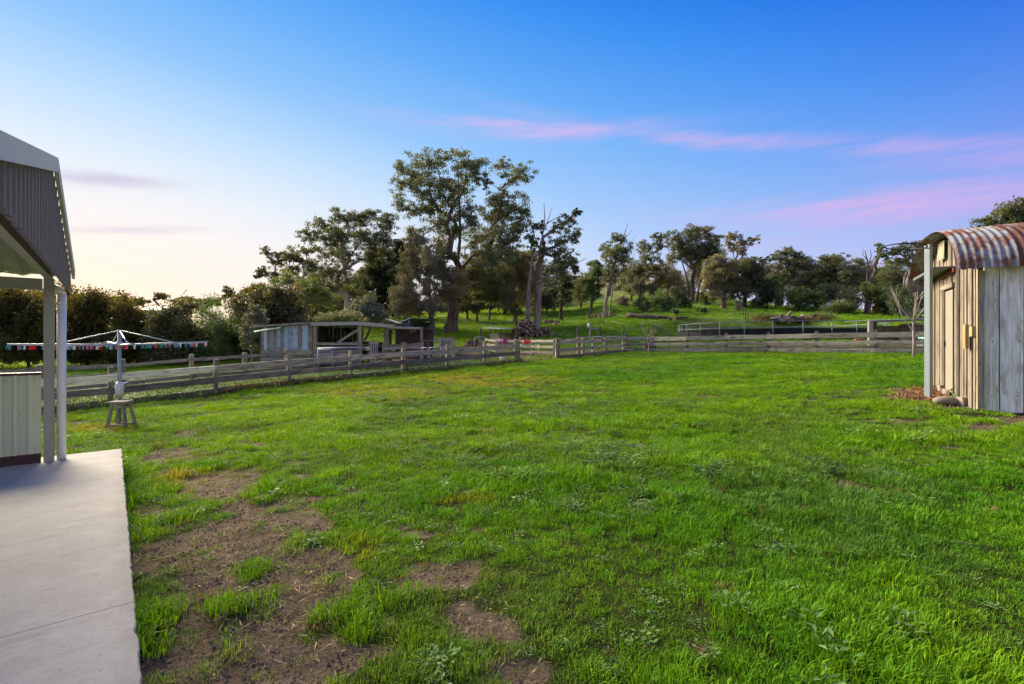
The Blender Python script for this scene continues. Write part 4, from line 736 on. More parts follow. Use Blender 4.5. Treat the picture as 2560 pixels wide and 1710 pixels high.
# ------------------------------------------------------------------ old hoop-roofed shed (right)
shed = thing('hoop_shed', 'weathered board shed with rusty corrugated hoop roof', 'shed', SH_C+Z*Tz(SH_C.x, SH_C.y))
def arch(t): return 2.74+.98*math.sqrt(max(0.0, 1-((t-1.925)/2.12)**2))
OUTW = -SH_F                                     # out of the end wall
def tz(p): return Tz(p.x, p.y)
t_ = .03; k = 0; rnd = random.Random(3)
while t_ < 3.80:
    w = rnd.uniform(.07, .125); a, b = t_, min(t_+w, 3.83); mid = (a+b)/2; p = SH_C+SH_W*mid
    z0 = tz(p)-.03+rnd.uniform(-.02, .06); z1 = min(arch(a), arch(b))-.05
    if 1.60 < mid < 2.50: z0 = 2.66
    o = OUTW*rnd.choice((.0, .012, .024))
    c = [p+o, p+o]
    MB().beam(p+o+Z*z0, p+o+SH_W*rnd.uniform(-.008, .008)+Z*z1, w-.006, .022, up=OUTW, jit=.003).build('board', 'board_beige', shed)
    t_ += w; k += 1
MB().beam(SH_C+SH_W*.03+SH_F*.05+Z*.3, SH_C+SH_W*3.8+SH_F*.05+Z*.3, .03, .02).build('frame_rail', 'timber_dark', shed)
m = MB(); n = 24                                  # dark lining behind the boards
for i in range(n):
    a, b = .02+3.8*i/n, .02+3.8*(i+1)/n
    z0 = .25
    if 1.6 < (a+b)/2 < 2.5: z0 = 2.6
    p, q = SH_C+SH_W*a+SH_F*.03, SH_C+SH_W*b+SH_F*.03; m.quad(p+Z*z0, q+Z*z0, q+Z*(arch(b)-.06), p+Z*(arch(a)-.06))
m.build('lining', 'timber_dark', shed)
pd = SH_C+SH_W*1.63; ZD = tz(SH_C+SH_W*2)+.06
door = MB(); door.beam(pd+SH_W*.30+OUTW*.012+Z*ZD, pd+SH_W*.30+OUTW*.012+Z*2.58, .58, .035, up=OUTW); door = door.build('door', 'door_cream', shed)
MB().beam(pd+SH_W*.55+OUTW*.05+Z*1.4, pd+SH_W*.55+OUTW*.05+Z*1.52, .02, .03, up=OUTW).build('handle', 'iron', door)
for a, b, mt in ((2.30, 2.38, 'post_dark'), (2.44, 2.50, 'board_beige'), (2.22, 2.245, 'timber_dark')): MB().beam(SH_C+SH_W*((a+b)/2)+OUTW*.02+Z*ZD, SH_C+SH_W*((a+b)/2)+OUTW*.02+Z*2.62, b-a, .05, up=OUTW).build('jamb_and_gap_shade', mt, shed)  # thin dark strip beside the door stands in for shade in its gap
MB().beam(SH_C+SH_W*1.55+OUTW*.03+Z*2.67, SH_C+SH_W*2.55+OUTW*.03+Z*2.67, .06, .10).build('door_lintel', 'board_beige', shed)
MB().beam(SH_C+SH_W*1.62+OUTW*.0+Z*(ZD-.03), SH_C+SH_W*2.5+OUTW*.0+Z*(ZD-.03), .16, .06).build('door_sill', 'timber_dark', shed)
MB().beam(SH_C+SH_W*2.25+OUTW*.09+Z*3.28, SH_C+SH_W*2.25+OUTW*.09+Z*3.66, .52, .03, up=OUTW, jit=.01).build('hatch', 'rail_pale', shed)
sh = MB(); sh.beam(SH_C+SH_W*1.45+OUTW*.20+Z*3.02, SH_C+SH_W*3.5+OUTW*.20+Z*3.02, .34, .035); sh = sh.build('shelf', 'pipe_dark', shed)
MB().beam(SH_C+SH_W*1.35+OUTW*.05+Z*2.95, SH_C+SH_W*2.5+OUTW*.05+Z*2.92, .05, .08).build('shelf_support', 'brick_red', sh)
MB().beam(SH_C+SH_W*1.5+OUTW*.36+Z*3.0, SH_C+SH_W*3.5+OUTW*.36+Z*3.0, .03, .05).build('shelf_edge', 'pipe_dark', sh)
MB().beam(SH_C+SH_W*.38+OUTW*.10+Z*1.38, SH_C+SH_W*.38+OUTW*.10+Z*1.82, .16, .05, up=OUTW).build('pine_block', 'raw_pine', shed)
MB().beam(SH_C+SH_W*.14+OUTW*.06+Z*1.60, SH_C+SH_W*.14+OUTW*.06+Z*1.78, .16, .06, up=OUTW).build('pine_block', 'raw_pine', shed)
MB().beam(SH_C+SH_W*-.02+OUTW*.0+Z*.32, SH_C+SH_W*-.02+OUTW*.0+Z*2.76, .07, .08, up=OUTW).build('corner_post', 'post_wood', shed)
OUTF = -SH_W                                     # out of the front wall
a = .05
for i, (w, mt) in enumerate([(.20, 'board_grey'), (.30, 'board_blue'), (.09, 'board_grey'), (.34, 'board_blue'), (.10, 'board_grey'), (.36, 'board_blue'), (.30, 'board_grey'), (.34, 'board_blue'), (.32, 'board_grey'), (.36, 'board_blue'), (.34, 'board_grey'), (.36, 'board_blue'), (.34, 'board_grey'), (.36, 'board_blue'), (.34, 'board_grey'), (.36, 'board_blue'), (.3, 'board_grey')]):
    p = SH_C+SH_F*(a+w/2); prot = .03 if w < .15 else rnd.choice((.0, .012)); zb_ = tz(p+SH_F*0)-.0+.10; zb_ = .30-.01*i
    MB().beam(p+OUTF*prot+Z*zb_, p+OUTF*prot+Z*2.80, w-.012, .022, up=OUTF, jit=.004).build('wall_board', mt, shed); a += w
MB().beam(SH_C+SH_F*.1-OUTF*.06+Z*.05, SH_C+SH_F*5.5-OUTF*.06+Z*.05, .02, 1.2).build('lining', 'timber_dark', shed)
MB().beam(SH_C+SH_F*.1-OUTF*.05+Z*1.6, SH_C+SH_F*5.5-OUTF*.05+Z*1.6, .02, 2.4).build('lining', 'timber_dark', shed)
MB().beam(SH_C+SH_F*1.02+OUTF*.03+Z*2.58, SH_C+SH_F*1.55+OUTF*.03+Z*2.58, .04, .12).build('vent_slot', 'timber_dark', shed)
for k in range(8):
    m = MB(); s0 = -.38+.80*k; ns = 40; na = 18; lift = .012*(k % 2); v0 = len(m.v)
    for i in range(ns+1):
        s = s0+.84*i/ns; cr = .013*math.cos((s)*2*math.pi/.105)
        for j in range(na+1):
            th = math.pi*(j/na); tt = 1.925-2.22*math.cos(th); rise = 1.02*math.sin(th); sag = .0
            nx_, nz_ = -math.cos(th), math.sin(th); edge = .008*math.sin(i*.9+k)*(1 if j in (0, na) else 0)
            p = SH_C+SH_W*(tt+nx_*(cr+lift))+SH_F*s+Z*(2.76+rise+nz_*(cr+lift)+edge); m.v.append(tuple(p))
    for i in range(ns):
        for j in range(na):
            a_ = v0+i*(na+1)+j; m.f.append((a_, a_+1, a_+na+2, a_+na+1)); s = s0+.84*i/ns; m.uv.append([(s, j*.3), (s, (j+1)*.3), (s+.021, (j+1)*.3), (s+.021, j*.3)])
    m.build('roof_sheet', ('tin_rust', 'tin_rusty', 'tin_rust', 'tin_rust', 'tin_rusty', 'tin_rust', 'tin_rusty', 'tin_rust')[k], shed, smooth=True)
nm_ = MB()
for i in range(16):
    for zz in (.55, 1.5, 2.5): nm_.blob(SH_C+SH_F*(.18+i*.33+rnd.uniform(-.04, .04))+OUTF*.026+Z*(zz+rnd.uniform(-.03, .03)), .010, seg=6, rings=4)
tag(nm_.build('nail_heads', 'iron', shed), 'dark nail heads in the front boards')['kind'] = 'stuff'
# stones, brick and mulch at its foot
g = gp(2372, 1010); tag(MB().blob(g+Z*.06, .30, (1.0, .5, .32), 14, 8, .04, 2).build('stone', 'stone_tan', None, True, g), 'flat rounded tan stone at the foot of the hoop shed', 'stone')
for x, y, s_, rz, lb in [(2420, 1012, (.34, .16, .16), .5, 'pale cut stone block right of the flat tan stone'), (2376, 985, (.22, .12, .12), 1.1, 'small pale block below the shed door'), (2356, 978, (.16, .08, .14), .3, 'tilted pale chip of stone left of the shed door')]:
    g = gp(x, y); mm = MB(); mm.beam(g+Vector((-s_[0]/2, 0, s_[2]*.35)), g+Vector((s_[0]/2, s_[1]*.4, s_[2]*.35)), s_[1], s_[2], jit=.02); tag(mm.build('stone_block', 'brick_pale', None, False, g), lb, 'stone block', 'blocks at the shed foot')
def chips(name, label, cx, cy, rx, ry, n, mat, L=.06, kind='stuff', zup=.02, wr=.28):
    rng = np.random.default_rng(int(cx)); px = cx+rng.normal(0, .5, n)*rx; py = np.maximum(cy+rng.normal(0, .5, n)*ry, 930); t_ = 1.4*F/(py-855)
    for k in range(25): t_ = .5*t_+.5*(EYE-T((px-1280)/F*t_, t_))*F/(py-855)
    x = (px-1280)/F*t_; C = np.stack([x, t_, T(x, t_)+rng.random(n)*zup], -1); ok = ~inslab(C[:, 0], C[:, 1], .02); V, Fc, lv = leaf_arrays(C[ok], L, L*wr, -.1, rng); V[:, 2] = np.maximum(V[:, 2], T(V[:, 0], V[:, 1])+.001)
    return tag(mesh_np(name, V, Fc, mat, lv), label, kind=kind)
chips('mulch', 'orange-brown wood mulch round the goal pole and shed foot', 2335, 985, 110, 26, 2600, 'mulch_chip', .07)
chips('straw_litter', 'scattered straw and dry stalks on the bare soil', 640, 1400, 230, 260, 700, 'straw', .09, wr=.055)
chips('twig_litter', 'small twigs and bark flakes on the bare soil', 660, 1450, 260, 260, 260, 'twig', .05, wr=.14)
chips('dry_clippings', 'dry clippings on the second bare patch', 1240, 1560, 150, 110, 320, 'straw', .05, wr=.08)
# netball goal
g = gp(2321, 994); gd = g.y; goal = thing('netball_goal', 'blue-grey steel goal pole with thin dark ring beside the shed', 'goal post', g)
ht = EYE+(855-612)/F*gd-g.z; m = MB(); m.box(g+Z*(ht/2-.05), (.095, .095, ht+.1), R(20)); m.build('pole', 'pole_blue', goal)
rc = g+Vector((-.42, .05, ht-.03)); m = MB(); m.tube([rc+Vector((.36*math.cos(a), .30*math.sin(a), -.03*math.cos(a))) for a in [2*math.pi*i/28 for i in range(29)]], .013, 6, cap=False); ring = m.build('ring', 'iron', goal, True)
MB().tube([g+Z*(ht-.01), rc+Vector((.36, 0, -.01))], .012, 6).build('bracket', 'iron', ring)

# ------------------------------------------------------------------ fences
def fence(name, label, pts, rails, post=(.13, .13), ph=1.18, mat_post='post_wood', side=-1, cat='fence', mesh=None, hvar=.04, skip=(), lean=.02, endz=0):
    o = Vector((*pts[0], Tz(*pts[0]))); th = thing(name, label, cat, o); rnd = random.Random(len(pts)*7+int(abs(pts[0][0])*13))
    gs = [Vector((x, y, Tz(x, y))) for x, y in pts]
    for i, g in enumerate(gs):
        d = (gs[min(i+1, len(gs)-1)]-gs[max(i-1, 0)]); d.z = 0; d.normalize(); h = ph+rnd.uniform(-hvar, hvar)
        b = MB(); b.beam(g-Z*.1, g+Vector((rnd.uniform(-lean, lean), rnd.uniform(-lean, lean), h)), post[0]*rnd.uniform(.9, 1.12), post[1]*rnd.uniform(.9, 1.1), up=Vector((-d.y, d.x, 0)), jit=.006); b.build('post', mat_post, th)
    for i in range(len(gs)-1):
        a, b = gs[i], gs[i+1]; d = b-a; d.z = 0; d.normalize(); nrm = Vector((d.y, -d.x, 0))*(-side)
        if nrm.y > 0: nrm = -nrm
        for k, (zc, hh, mt) in enumerate(rails):
            if (i, k) in skip: continue
            mt2 = mt[i % len(mt)] if isinstance(mt, (list, tuple)) else mt; off = nrm*(post[1]/2+.018)
            z0 = zc+rnd.uniform(-.02, .02); z1 = zc+rnd.uniform(-.02, .02)
            MB().beam(a+off+Z*z0-d*.05, b+off+Z*z1+d*.02, .035, hh*rnd.uniform(.93, 1.05), jit=.008).build('rail', mt2, th)
        if mesh:
            z0, z1, pit, rad = mesh; w = MB(); off = nrm*(post[1]/2+.045); L = (b-a).length; n = int(L/pit)
            for q in range(n):
                p = a+(b-a)*(q/n)+off; w.beam(p+Z*z0, p+Z*z1, rad, rad)
            for q in range(int((z1-z0)/pit)+1): w.beam(a+off+Z*(z0+q*pit), b+off+Z*(z0+q*pit), rad, rad)
            w.build('wire_mesh', 'wire', th)
    return th
PM = ('rail_paint', 'rail_paint', 'rail_paint', 'rail_paint', 'rail_paint', 'rail_wood')
fence('rail_fence', 'long three-rail timber fence running behind the clothesline to the gate', FENCE_L, [(.88, .21, ['rail_paint', 'rail_paint', 'rail_paint', 'rail_paint', 'rail_wood', 'rail_wood', 'rail_wood', 'rail_wood', 'rail_wood', 'rail_wood']), (.50, .19, 'rail_dark'), (.12, .22, 'rail_dark')], mesh=(.02, .66, .062, .0035))
fence('rail_fence', 'short three-rail timber fence between the mesh gate and the corner post', FENCE_R, [(.92, .16, 'rail_wood'), (.52, .16, 'rail_wood'), (.14, .17, 'rail_dark')], (.15, .15), 1.12, 'post_wood')
bf_ = fence('rail_fence', 'pale mossy timber fence across the back of the lawn', FENCE_B, [(.90, .24, 'rail_pale'), (.53, .20, ['rail_wood', 'rail_pale', 'rail_pale', 'rail_wood']), (.15, .25, 'rail_wood')], (.14, .14), 1.19, 'post_dark', mesh=(.02, .55, .12, .004))
pp = [Vector((x, y-.12, Tz(x, y)+.31+.02*math.sin(i*2.1))) for i, (x, y) in enumerate(FENCE_B)]; q = []
for a, b in zip(pp[:-1], pp[1:]): q += [a, (a+b)/2-Z*.02]
MB().tube(q+[pp[-1]], .014, 6).build('poly_pipe', 'black_rubber', bf_, True)
LANE = [(-21.0, 14.0), (-19.4, 16.2), (-17.9, 18.3), (-16.4, 20.4), (-14.9, 22.5), (-13.5, 24.4), (-12.2, 26.2), (-11.2, 26.9)]
fence('rail_fence', 'second timber fence beyond the leafy strip, ending at the tin shed', LANE, [(.98, .15, 'rail_wood'), (.58, .15, 'rail_wood'), (.2, .15, 'rail_dark')], (.17, .17), 1.2, 'post_wood')
def gate(name, label, a, b, z0, h, mat='galv', bars=1, rad=.018, mesh=.13, braces=()):
    a = Vector(a); b = Vector(b); th = thing(name, label, 'gate', a); d = (b-a); m = MB(); c = .10; L = d.length; dn = d.normalized()
    m.tube([a+Z*z0, a+Z*(z0+h-c), a+dn*c*.3+Z*(z0+h-c*.3), a+dn*c+Z*(z0+h), b-dn*c+Z*(z0+h), b-dn*c*.3+Z*(z0+h-c*.3), b+Z*(z0+h-c), b+Z*z0, a+Z*z0], rad, 8, False); m.build('frame', mat, th, True)
    for i in range(bars): p = a+d*((i+1)/(bars+1)); MB().tube([p+Z*z0, p+Z*(z0+h)], rad*.75, 6).build('bar', mat, th, True)
    if mesh:
        w = MB(); n = int(L/mesh)
        for i in range(1, n): w.beam(a+d*(i/n)+Z*z0, a+d*(i/n)+Z*(z0+h), .004, .004)
        for i in range(1, int(h/mesh)): w.beam(a+Z*(z0+i*mesh), b+Z*(z0+i*mesh), .004, .004)
        w.build('wire_mesh', 'wire_light', th)
    return th
ga, gb = Vector((*FENCE_L[-1], Tz(*FENCE_L[-1]))), Vector((*FENCE_R[0], Tz(*FENCE_R[0]))); dv = (gb-ga).normalized()
gate('mesh_gate', 'low wire mesh gate with pipe frame in the front fence', ga+dv*.12, gb-dv*.12, .08, .88)
gp_ = thing('gate_post', 'thick mossy gate post with rope left of the mesh gate', 'post', ga-dv*.12); MB().beam(ga-dv*.14-Z*.1, ga-dv*.14+Z*1.22, .22, .2, jit=.015).build('post', 'post_wood', gp_); m = MB()
m.tube([ga-dv*.14+Vector((.02+.03*math.sin(i*1.3), -.125, 1.0-i*.09)) for i in range(9)], .014, 5); m.build('rope', 'straw', gp_, True)
tag(MB().beam(gb+dv*.06-Z*.1, gb+dv*.06+Z*1.2, .24, .22, jit=.02).build('gate_post', 'post_wood', None, False, gb), 'wide weathered gate post right of the mesh gate', 'post')
def D(px, d, dz=0): v = G(px, d); return Vector((v.x, v.y, v.z+dz))
# stock yards beyond the gate
fence('yard_fence', 'three-rail yard fence running from firewood stack to the mesh gate', [tuple(D(x, d)[:2]) for x, d in ((1216, 36.5), (1242, 35), (1287, 33.6), (1331, 32.2), (1386, 30.2))], [(.98, .15, 'rail_pale'), (.62, .15, 'rail_wood'), (.26, .15, 'rail_wood')], (.14, .14), 1.15, 'post_wood')
fence('yard_fence', 'short bright-railed fence behind the wide gate post', [tuple(D(x, d)[:2]) for x, d in ((1390, 31.2), (1446, 31.6))], [(.98, .17, 'rail_pale'), (.35, .14, 'rail_pale')], (.16, .16), 1.12, 'post_wood')
fence('yard_fence', 'dark shed-side yard fence behind the metal gates', [tuple(D(x, d)[:2]) for x, d in ((922, 31.5), (964, 31.5), (1010, 31.8), (1054, 32))], [(1.05, .17, 'rail_wood'), (.62, .15, 'rail_wood'), (.25, .15, 'rail_dark')], (.16, .16), 1.2, 'post_dark')
fence('yard_fence', 'pen fence of grey rails in front of the lean-to', [tuple(D(x, d)[:2]) for x, d in ((962, 27.6), (1008, 27.0), (1056, 27.2))], [(1.0, .15, 'rail_wood'), (.6, .13, 'rail_wood'), (.2, .14, 'rail_pale')], (.2, .2), 1.3, 'post_wood')
fence('yard_fence', 'panel of pale boards left of the bucket', [tuple(D(x, d)[:2]) for x, d in ((1134, 27.0), (1206, 26.6))], [(.92, .10, 'white_paint' if False else 'rail_pale'), (.72, .16, 'rail_pale'), (.34, .20, 'rail_pale')], (.17, .17), 1.25, 'post_wood')
fence('yard_fence', 'closely boarded dark panel beneath the thick gum', [tuple(D(x, d)[:2]) for x, d in ((1100, 36), (1134, 36.2))], [(1.1-.17*k, .16, 'rail_wood') for k in range(6)], (.14, .14), 1.15, 'post_dark')
gate('pipe_gate', 'tall galvanised pipe gate standing open by the dark panel', D(1055, 33.5), D(1101, 33.0), .08, 1.15, 'galv', 2, .03, 0)
gate('pipe_gate', 'second tall pipe gate behind the open one', D(1064, 35.5), D(1134, 35.7), .08, 1.15, 'galv', 1, .025, 0)
gate('pipe_gate', 'narrow low pipe gate left of the low double gate', D(1053, 26.6), D(1070, 26.4), .05, .95, 'galv', 0, .022, 0)
gate('pipe_gate', 'wide low pipe gate with mesh beside the pale boards', D(1073, 26.4), D(1131, 26.3), .05, .95, 'galv', 1, .022, .16)
gate('pipe_gate', 'narrow gate frame beside the firewood stack', D(1186, 37), D(1214, 36.6), .05, 1.1, 'galv_dull', 0, .025, 0)
gate('pipe_gate', 'left leaf of the double gate behind the short fence', D(1448, 32), D(1480, 31.9), .05, 1.05, 'galv', 0, .024, .2)
gate('pipe_gate', 'right leaf of the double gate, hung with a white tag', D(1482, 31.9), D(1510, 31.6), .05, 1.05, 'galv', 0, .024, .2)
gate('pipe_gate', 'shiny gate just left of the corner post', D(1514, 31.6), D(1556, 31.4), .05, 1.05, 'galv', 0, .024, .2)
tag(MB().beam(D(1496, 31.7, .48), D(1503, 31.7, .48), .02, .16).build('tag', 'white_paint', None, False, D(1498, 31.7)), 'small white square tag on the double gate', 'tag')

# timber and tin shed
sA = thing('timber_shed', 'open-fronted timber shed with grey and brown tin wall', 'shed', D(783, 27))
L_, C_, M_, R_ = D(652, 29), D(783, 27), D(900, 27.3), D(968, 27.7); bk = Vector((-.9, 4.2, 0))
def lerp(a, b, f): return a+(b-a)*f
edges = [90, 155, 213, 280, 343, 405, 470, 530, 612, 690, 788, 862, 960, 1046]; tmats = ['tin_brown', 'tin_blue', 'tin_brown', 'tin_grey', 'tin_brown', 'tin_blue', 'tin_grey', 'tin_blue', 'tin_blue', 'tin_blue', 'tin_brown', 'tin_blue', 'tin_brown']
LT, CT, RT = 2.41, 2.57, 2.50
for i, mt in enumerate(tmats):
    f0, f1 = (edges[i]-90)/956, (edges[i+1]-90)/956; p, q = lerp(L_, C_, f0), lerp(L_, C_, f1); z1 = LT+(CT-LT)*(f0+f1)/2-.05; o = Vector((-.35, -.6, 0)).normalized()*(.012*(i % 2))
    mid = (p+q)/2; mid.z = 0; MB().beam(mid+o+Z*(1.02+.02*math.sin(i)), mid+o+Z*z1, (Vector((q.x-p.x, q.y-p.y, 0))).length-.01, .014, up=Vector((-.45, -.9, 0)), jit=.006).build('tin_strip', mt, sA)
def flat(v, z): return Vector((v.x, v.y, z))
for k in range(4): MB().beam(flat(L_, 0)+Z*(.92-.22*k), flat(C_, 0)+Z*(.92-.22*k), .04, .20, jit=.008).build('wall_board', ('rail_wood', 'rail_dark', 'rail_wood', 'rail_paint')[k], sA)
def post(p, z1, w=.17, mt='post_dark', pr=None, nm='post'): return MB().beam(p-Z*.1, flat(p, z1), w, w, jit=.01).build(nm, mt, pr)
for p, z in ((C_+Vector((.12, 0, 0)), 2.45), (M_, 2.46), (R_, 2.42), (L_+bk, 2.4), (C_+bk, 2.45), (R_+bk, 2.45), (lerp(C_, R_, .55)+bk, 2.4)): post(p, z, .18, 'post_wood' if p.y < 28.5 else 'timber_dark', sA)
def sheetroof(pr, a, b, c, d, mat, name='roof_sheet', amp=.015, n=60):
    m = MB()
    for i in range(n):
        f0, f1 = i/n, (i+1)/n; h0, h1 = amp*math.sin(i*2.1), amp*math.sin((i+1)*2.1)
        m.quad(lerp(a, b, f0)+Z*h0, lerp(a, b, f1)+Z*h1, lerp(d, c, f1)+Z*h1, lerp(d, c, f0)+Z*h0, [(f0*4, 0), (f1*4, 0), (f1*4, 4), (f0*4, 4)])
    return m.build(name, mat, pr)
sheetroof(sA, flat(L_, LT+.05)+Vector((-.35, -.2, 0)), flat(C_, CT+.05)+Vector((0, -.3, 0)), flat(C_+bk, CT-.05), flat(L_+bk, LT-.05), 'tin_grey')
sheetroof(sA, flat(C_, CT+.05)+Vector((0, -.3, 0)), flat(R_, RT+.06)+Vector((.5, -.3, 0)), flat(R_+bk, RT-.05), flat(C_+bk, CT-.05), 'tin_grey')
MB().beam(flat(L_, LT)+Vector((-.4, -.2, 0)), flat(C_, CT)+Vector((0, -.3, 0)), .05, .08).build('fascia', 'rail_wood', sA)
MB().beam(flat(C_, CT-.07)+Vector((-.05, -.22, 0)), flat(M_, CT-.03)+Vector((0, -.22, 0)), .06, .2).build('fascia', 'beam_green', sA)
MB().beam(flat(M_, CT-.03)+Vector((0, -.22, 0)), flat(R_, RT-.1)+Vector((.4, -.22, 0)), .06, .2).build('fascia', 'beam_green', sA)
MB().beam(flat(M_, 2.28), flat(lerp(C_, M_, .52), 1.46), .06, .13).build('brace', 'rail_wood', sA)
for k, (z, h, mt) in enumerate([(1.40, .15, 'rail_wood'), (1.18, .12, 'rail_wood'), (.98, .2, 'rail_dark'), (.76, .2, 'rail_wood'), (.54, .2, 'rail_dark'), (.33, .18, 'rail_dark')]): MB().beam(flat(C_, z)+Vector((.1, -.1, 0)), flat(M_, z)+Vector((0, -.1, 0)), .04, h, jit=.006).build('wall_board', mt, sA)
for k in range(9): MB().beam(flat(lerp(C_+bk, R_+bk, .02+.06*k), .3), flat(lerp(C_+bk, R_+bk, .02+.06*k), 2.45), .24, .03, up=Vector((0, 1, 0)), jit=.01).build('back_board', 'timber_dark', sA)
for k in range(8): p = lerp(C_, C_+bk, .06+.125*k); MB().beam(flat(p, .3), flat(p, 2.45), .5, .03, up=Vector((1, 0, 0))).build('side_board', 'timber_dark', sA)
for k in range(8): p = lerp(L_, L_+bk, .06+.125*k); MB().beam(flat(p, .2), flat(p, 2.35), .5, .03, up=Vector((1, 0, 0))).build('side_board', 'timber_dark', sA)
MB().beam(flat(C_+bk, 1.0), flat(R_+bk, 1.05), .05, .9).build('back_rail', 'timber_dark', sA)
MB().tube([P(636, 829, 28.6), P(700, 819, 27.9), P(704, 813, 27.9)], .045, 8).build('gutter_pipe', 'clad_green', sA, True)
tag(MB().blob(P(795, 817, 27.6), .055, seg=8, rings=6).build('lamp', 'white_paint', None, True, P(795, 817, 27.6)), 'small round white lamp under the shed roof', 'lamp')
# pipe rail and picket pieces in front of it
pr = thing('pipe_rail', 'pale blue pipe rail on legs in front of the timber shed', 'rail', D(795, 25.6)); MB().tube([P(795, 871, 25.6), P(928, 869, 25.6)], .05, 8).build('rail', 'galv_dull', pr, True)
for x in (796, 831, 929): MB().tube([D(x, 25.6), P(x, 870, 25.6)], .05, 8).build('leg', 'galv_dull', pr, True)
MB().tube([P(795, 873, 25.5), P(826, 873, 25.5)], .03, 6).build('sleeve', 'white_pipe', pr, True)
tag(MB().blob(P(921, 872, 25.4), .13, (1, .6, 1), 12, 8).build('rope_coil', 'straw', None, True, P(921, 872, 25.4)), 'round orange-brown coil hung on the pipe rail', 'coil')
pk = thing('picket_gate', 'white picket gate leaning inside the open shed bay', 'gate', D(934, 28.6))
for i in range(5): MB().beam(D(925+i*4.5, 28.6, .2), P(925+i*4.5, 851, 28.6), .05, .02).build('picket', 'white_paint', pk)
MB().beam(P(922, 858, 28.62), P(947, 858, 28.62), .02, .06).build('cross_rail', 'white_paint', pk)
pl = thing('pallet', 'white slatted pallet between the shed posts', 'pallet', D(898, 29))
for i in range(6): MB().beam(P(890+i*6, 876, 29), P(890+i*6, 851, 29), .06, .02).build('slat', 'white_paint', pl)
for y in (857, 866): MB().beam(P(888, y, 28.95), P(924, y, 28.95), .04, .12).build('bearer', 'timber_dark', pl)
# lean-to and steel shelter behind
ln = thing('lean_to', 'low lean-to with pale green fascia behind the timber shed', 'lean-to', D(1000, 31))
a, b = P(948, 815, 30), P(1056, 819, 30.5); sheetroof(ln, a, b, b+Vector((0, 4, -.1)), a+Vector((0, 4, -.1)), 'tin_grey'); MB().beam(a-Z*.05, b-Z*.05, .05, .14).build('fascia', 'beam_green', ln)
for x in (966, 1054): post(D(x, 30.3), a.z-.05, .15, 'post_wood', ln)
MB().beam(a+Vector((.1, 4, -1.0)), b+Vector((0, 4, -1.0)), .04, 2.2).build('back_wall', 'timber_dark', ln); MB().beam(P(966, 822, 30.2), P(985, 819, 30.2), .03, .16).build('gusset', 'cream_paint', ln); MB().beam(P(1024, 829, 31), P(1040, 825, 31), .03, .2).build('hung_board', 'rail_pale', ln)
st = thing('steel_shelter', 'dark teal steel shelter with sloping roof behind the lean-to', 'shelter', D(1040, 37))
a, b, c, d_ = P(986, 811, 36), P(1028, 795, 38), P(1082, 800, 38), P(1040, 812, 36)
A0, B0 = D(988, 36), D(1024, 36.4); e = Vector((0, 3, 0))
MB().beam((flat(A0, A0.z)+flat(B0, B0.z))/2, flat((A0+B0)/2, 2.95), (B0-A0).length, .03, up=Vector((0, 1, 0))).build('side_wall', 'teal_steel', st)
MB().beam(P(1023, 797, 36.3), D(1023, 36.3), .05, .05).build('corner_trim', 'galv', st)
for x in (1030, 1079): MB().beam(D(x, 38.5), P(x, 800, 38.5), .3 if x > 1050 else .1, .04, up=Vector((0, 1, 0))).build('back_post', 'teal_steel', st)
MB().beam(D(1054, 39.5)+Z*.0, flat(D(1054, 39.5), 3.1), 1.9, .04, up=Vector((0, 1, 0))).build('back_wall', 'iron', st)
sheetroof(st, P(986, 812, 36), P(1024, 796, 36), P(1083, 799, 39.8), P(1060, 806, 39.8), 'teal_steel'); sheetroof(st, P(1022, 796, 36), P(1082, 800, 36.4), P(1082, 801, 39.8), P(1026, 798, 39.8), 'teal_steel')
MB().beam(P(986, 812, 35.98), P(1026, 795, 35.98), .03, .05).build('barge', 'galv', st)
cg = thing('cream_roof', 'small cream gable roof peeping over the timber shed', 'roof', P(960, 806, 34)); m = MB(); p0, p1, p2 = P(948, 806, 34), P(963, 796, 34), P(992, 807, 34); e = Vector((0, 2, 0)); m.quad(p0, p1, p1+e, p0+e); m.quad(p1, p2, p2+e, p1+e); m.build('roof', 'cream_paint', cg); MB().beam(p1, p2, .03, .06).build('barge', 'white_paint', cg); post(D(963, 35), p1.z, .1, 'post_dark', cg)
# feed shelter with tin lid, firewood, woodpile
fs = thing('feed_shelter', 'low feed shelter with flat pale tin roof', 'shelter', D(1240, 38)); a, b, c, d_ = P(1202, 821, 37), P(1252, 822.5, 35.5), P(1281, 822.5, 38), P(1225, 820, 41)
m = MB(); m.hexa([a, b, b+Z*.04, a+Z*.04, d_, c, c+Z*.04, d_+Z*.04]); m.build('roof', 'roof_light', fs)
for p in (a, b, c, d_): post(Vector((p.x, p.y+.05, Tz(p.x, p.y))), p.z, .1, 'timber_dark', fs, 'leg')
MB().beam(flat(d_, 1.6), flat(c, 1.6), .03, 1.2).build('back_board', 'timber_dark', fs)
def logmesh(r, L):
    m = MB(); m.tube([(-L/2, 0, 0), (0, 0, r*.1), (L/2, 0, 0)], [r, r*1.05, r*.95], 7); me = bpy.data.meshes.new('log'); me.from_pydata(m.v, [], m.f); me.materials.append(MATS['log_bark']); me.materials.append(MATS['log_end'])
    for p_ in me.polygons[-2:]: p_.material_index = 1
    return me
LOGS = [logmesh(r, L) for r, L in ((.11, .42), (.085, .38), (.13, .36), (.07, .5))]
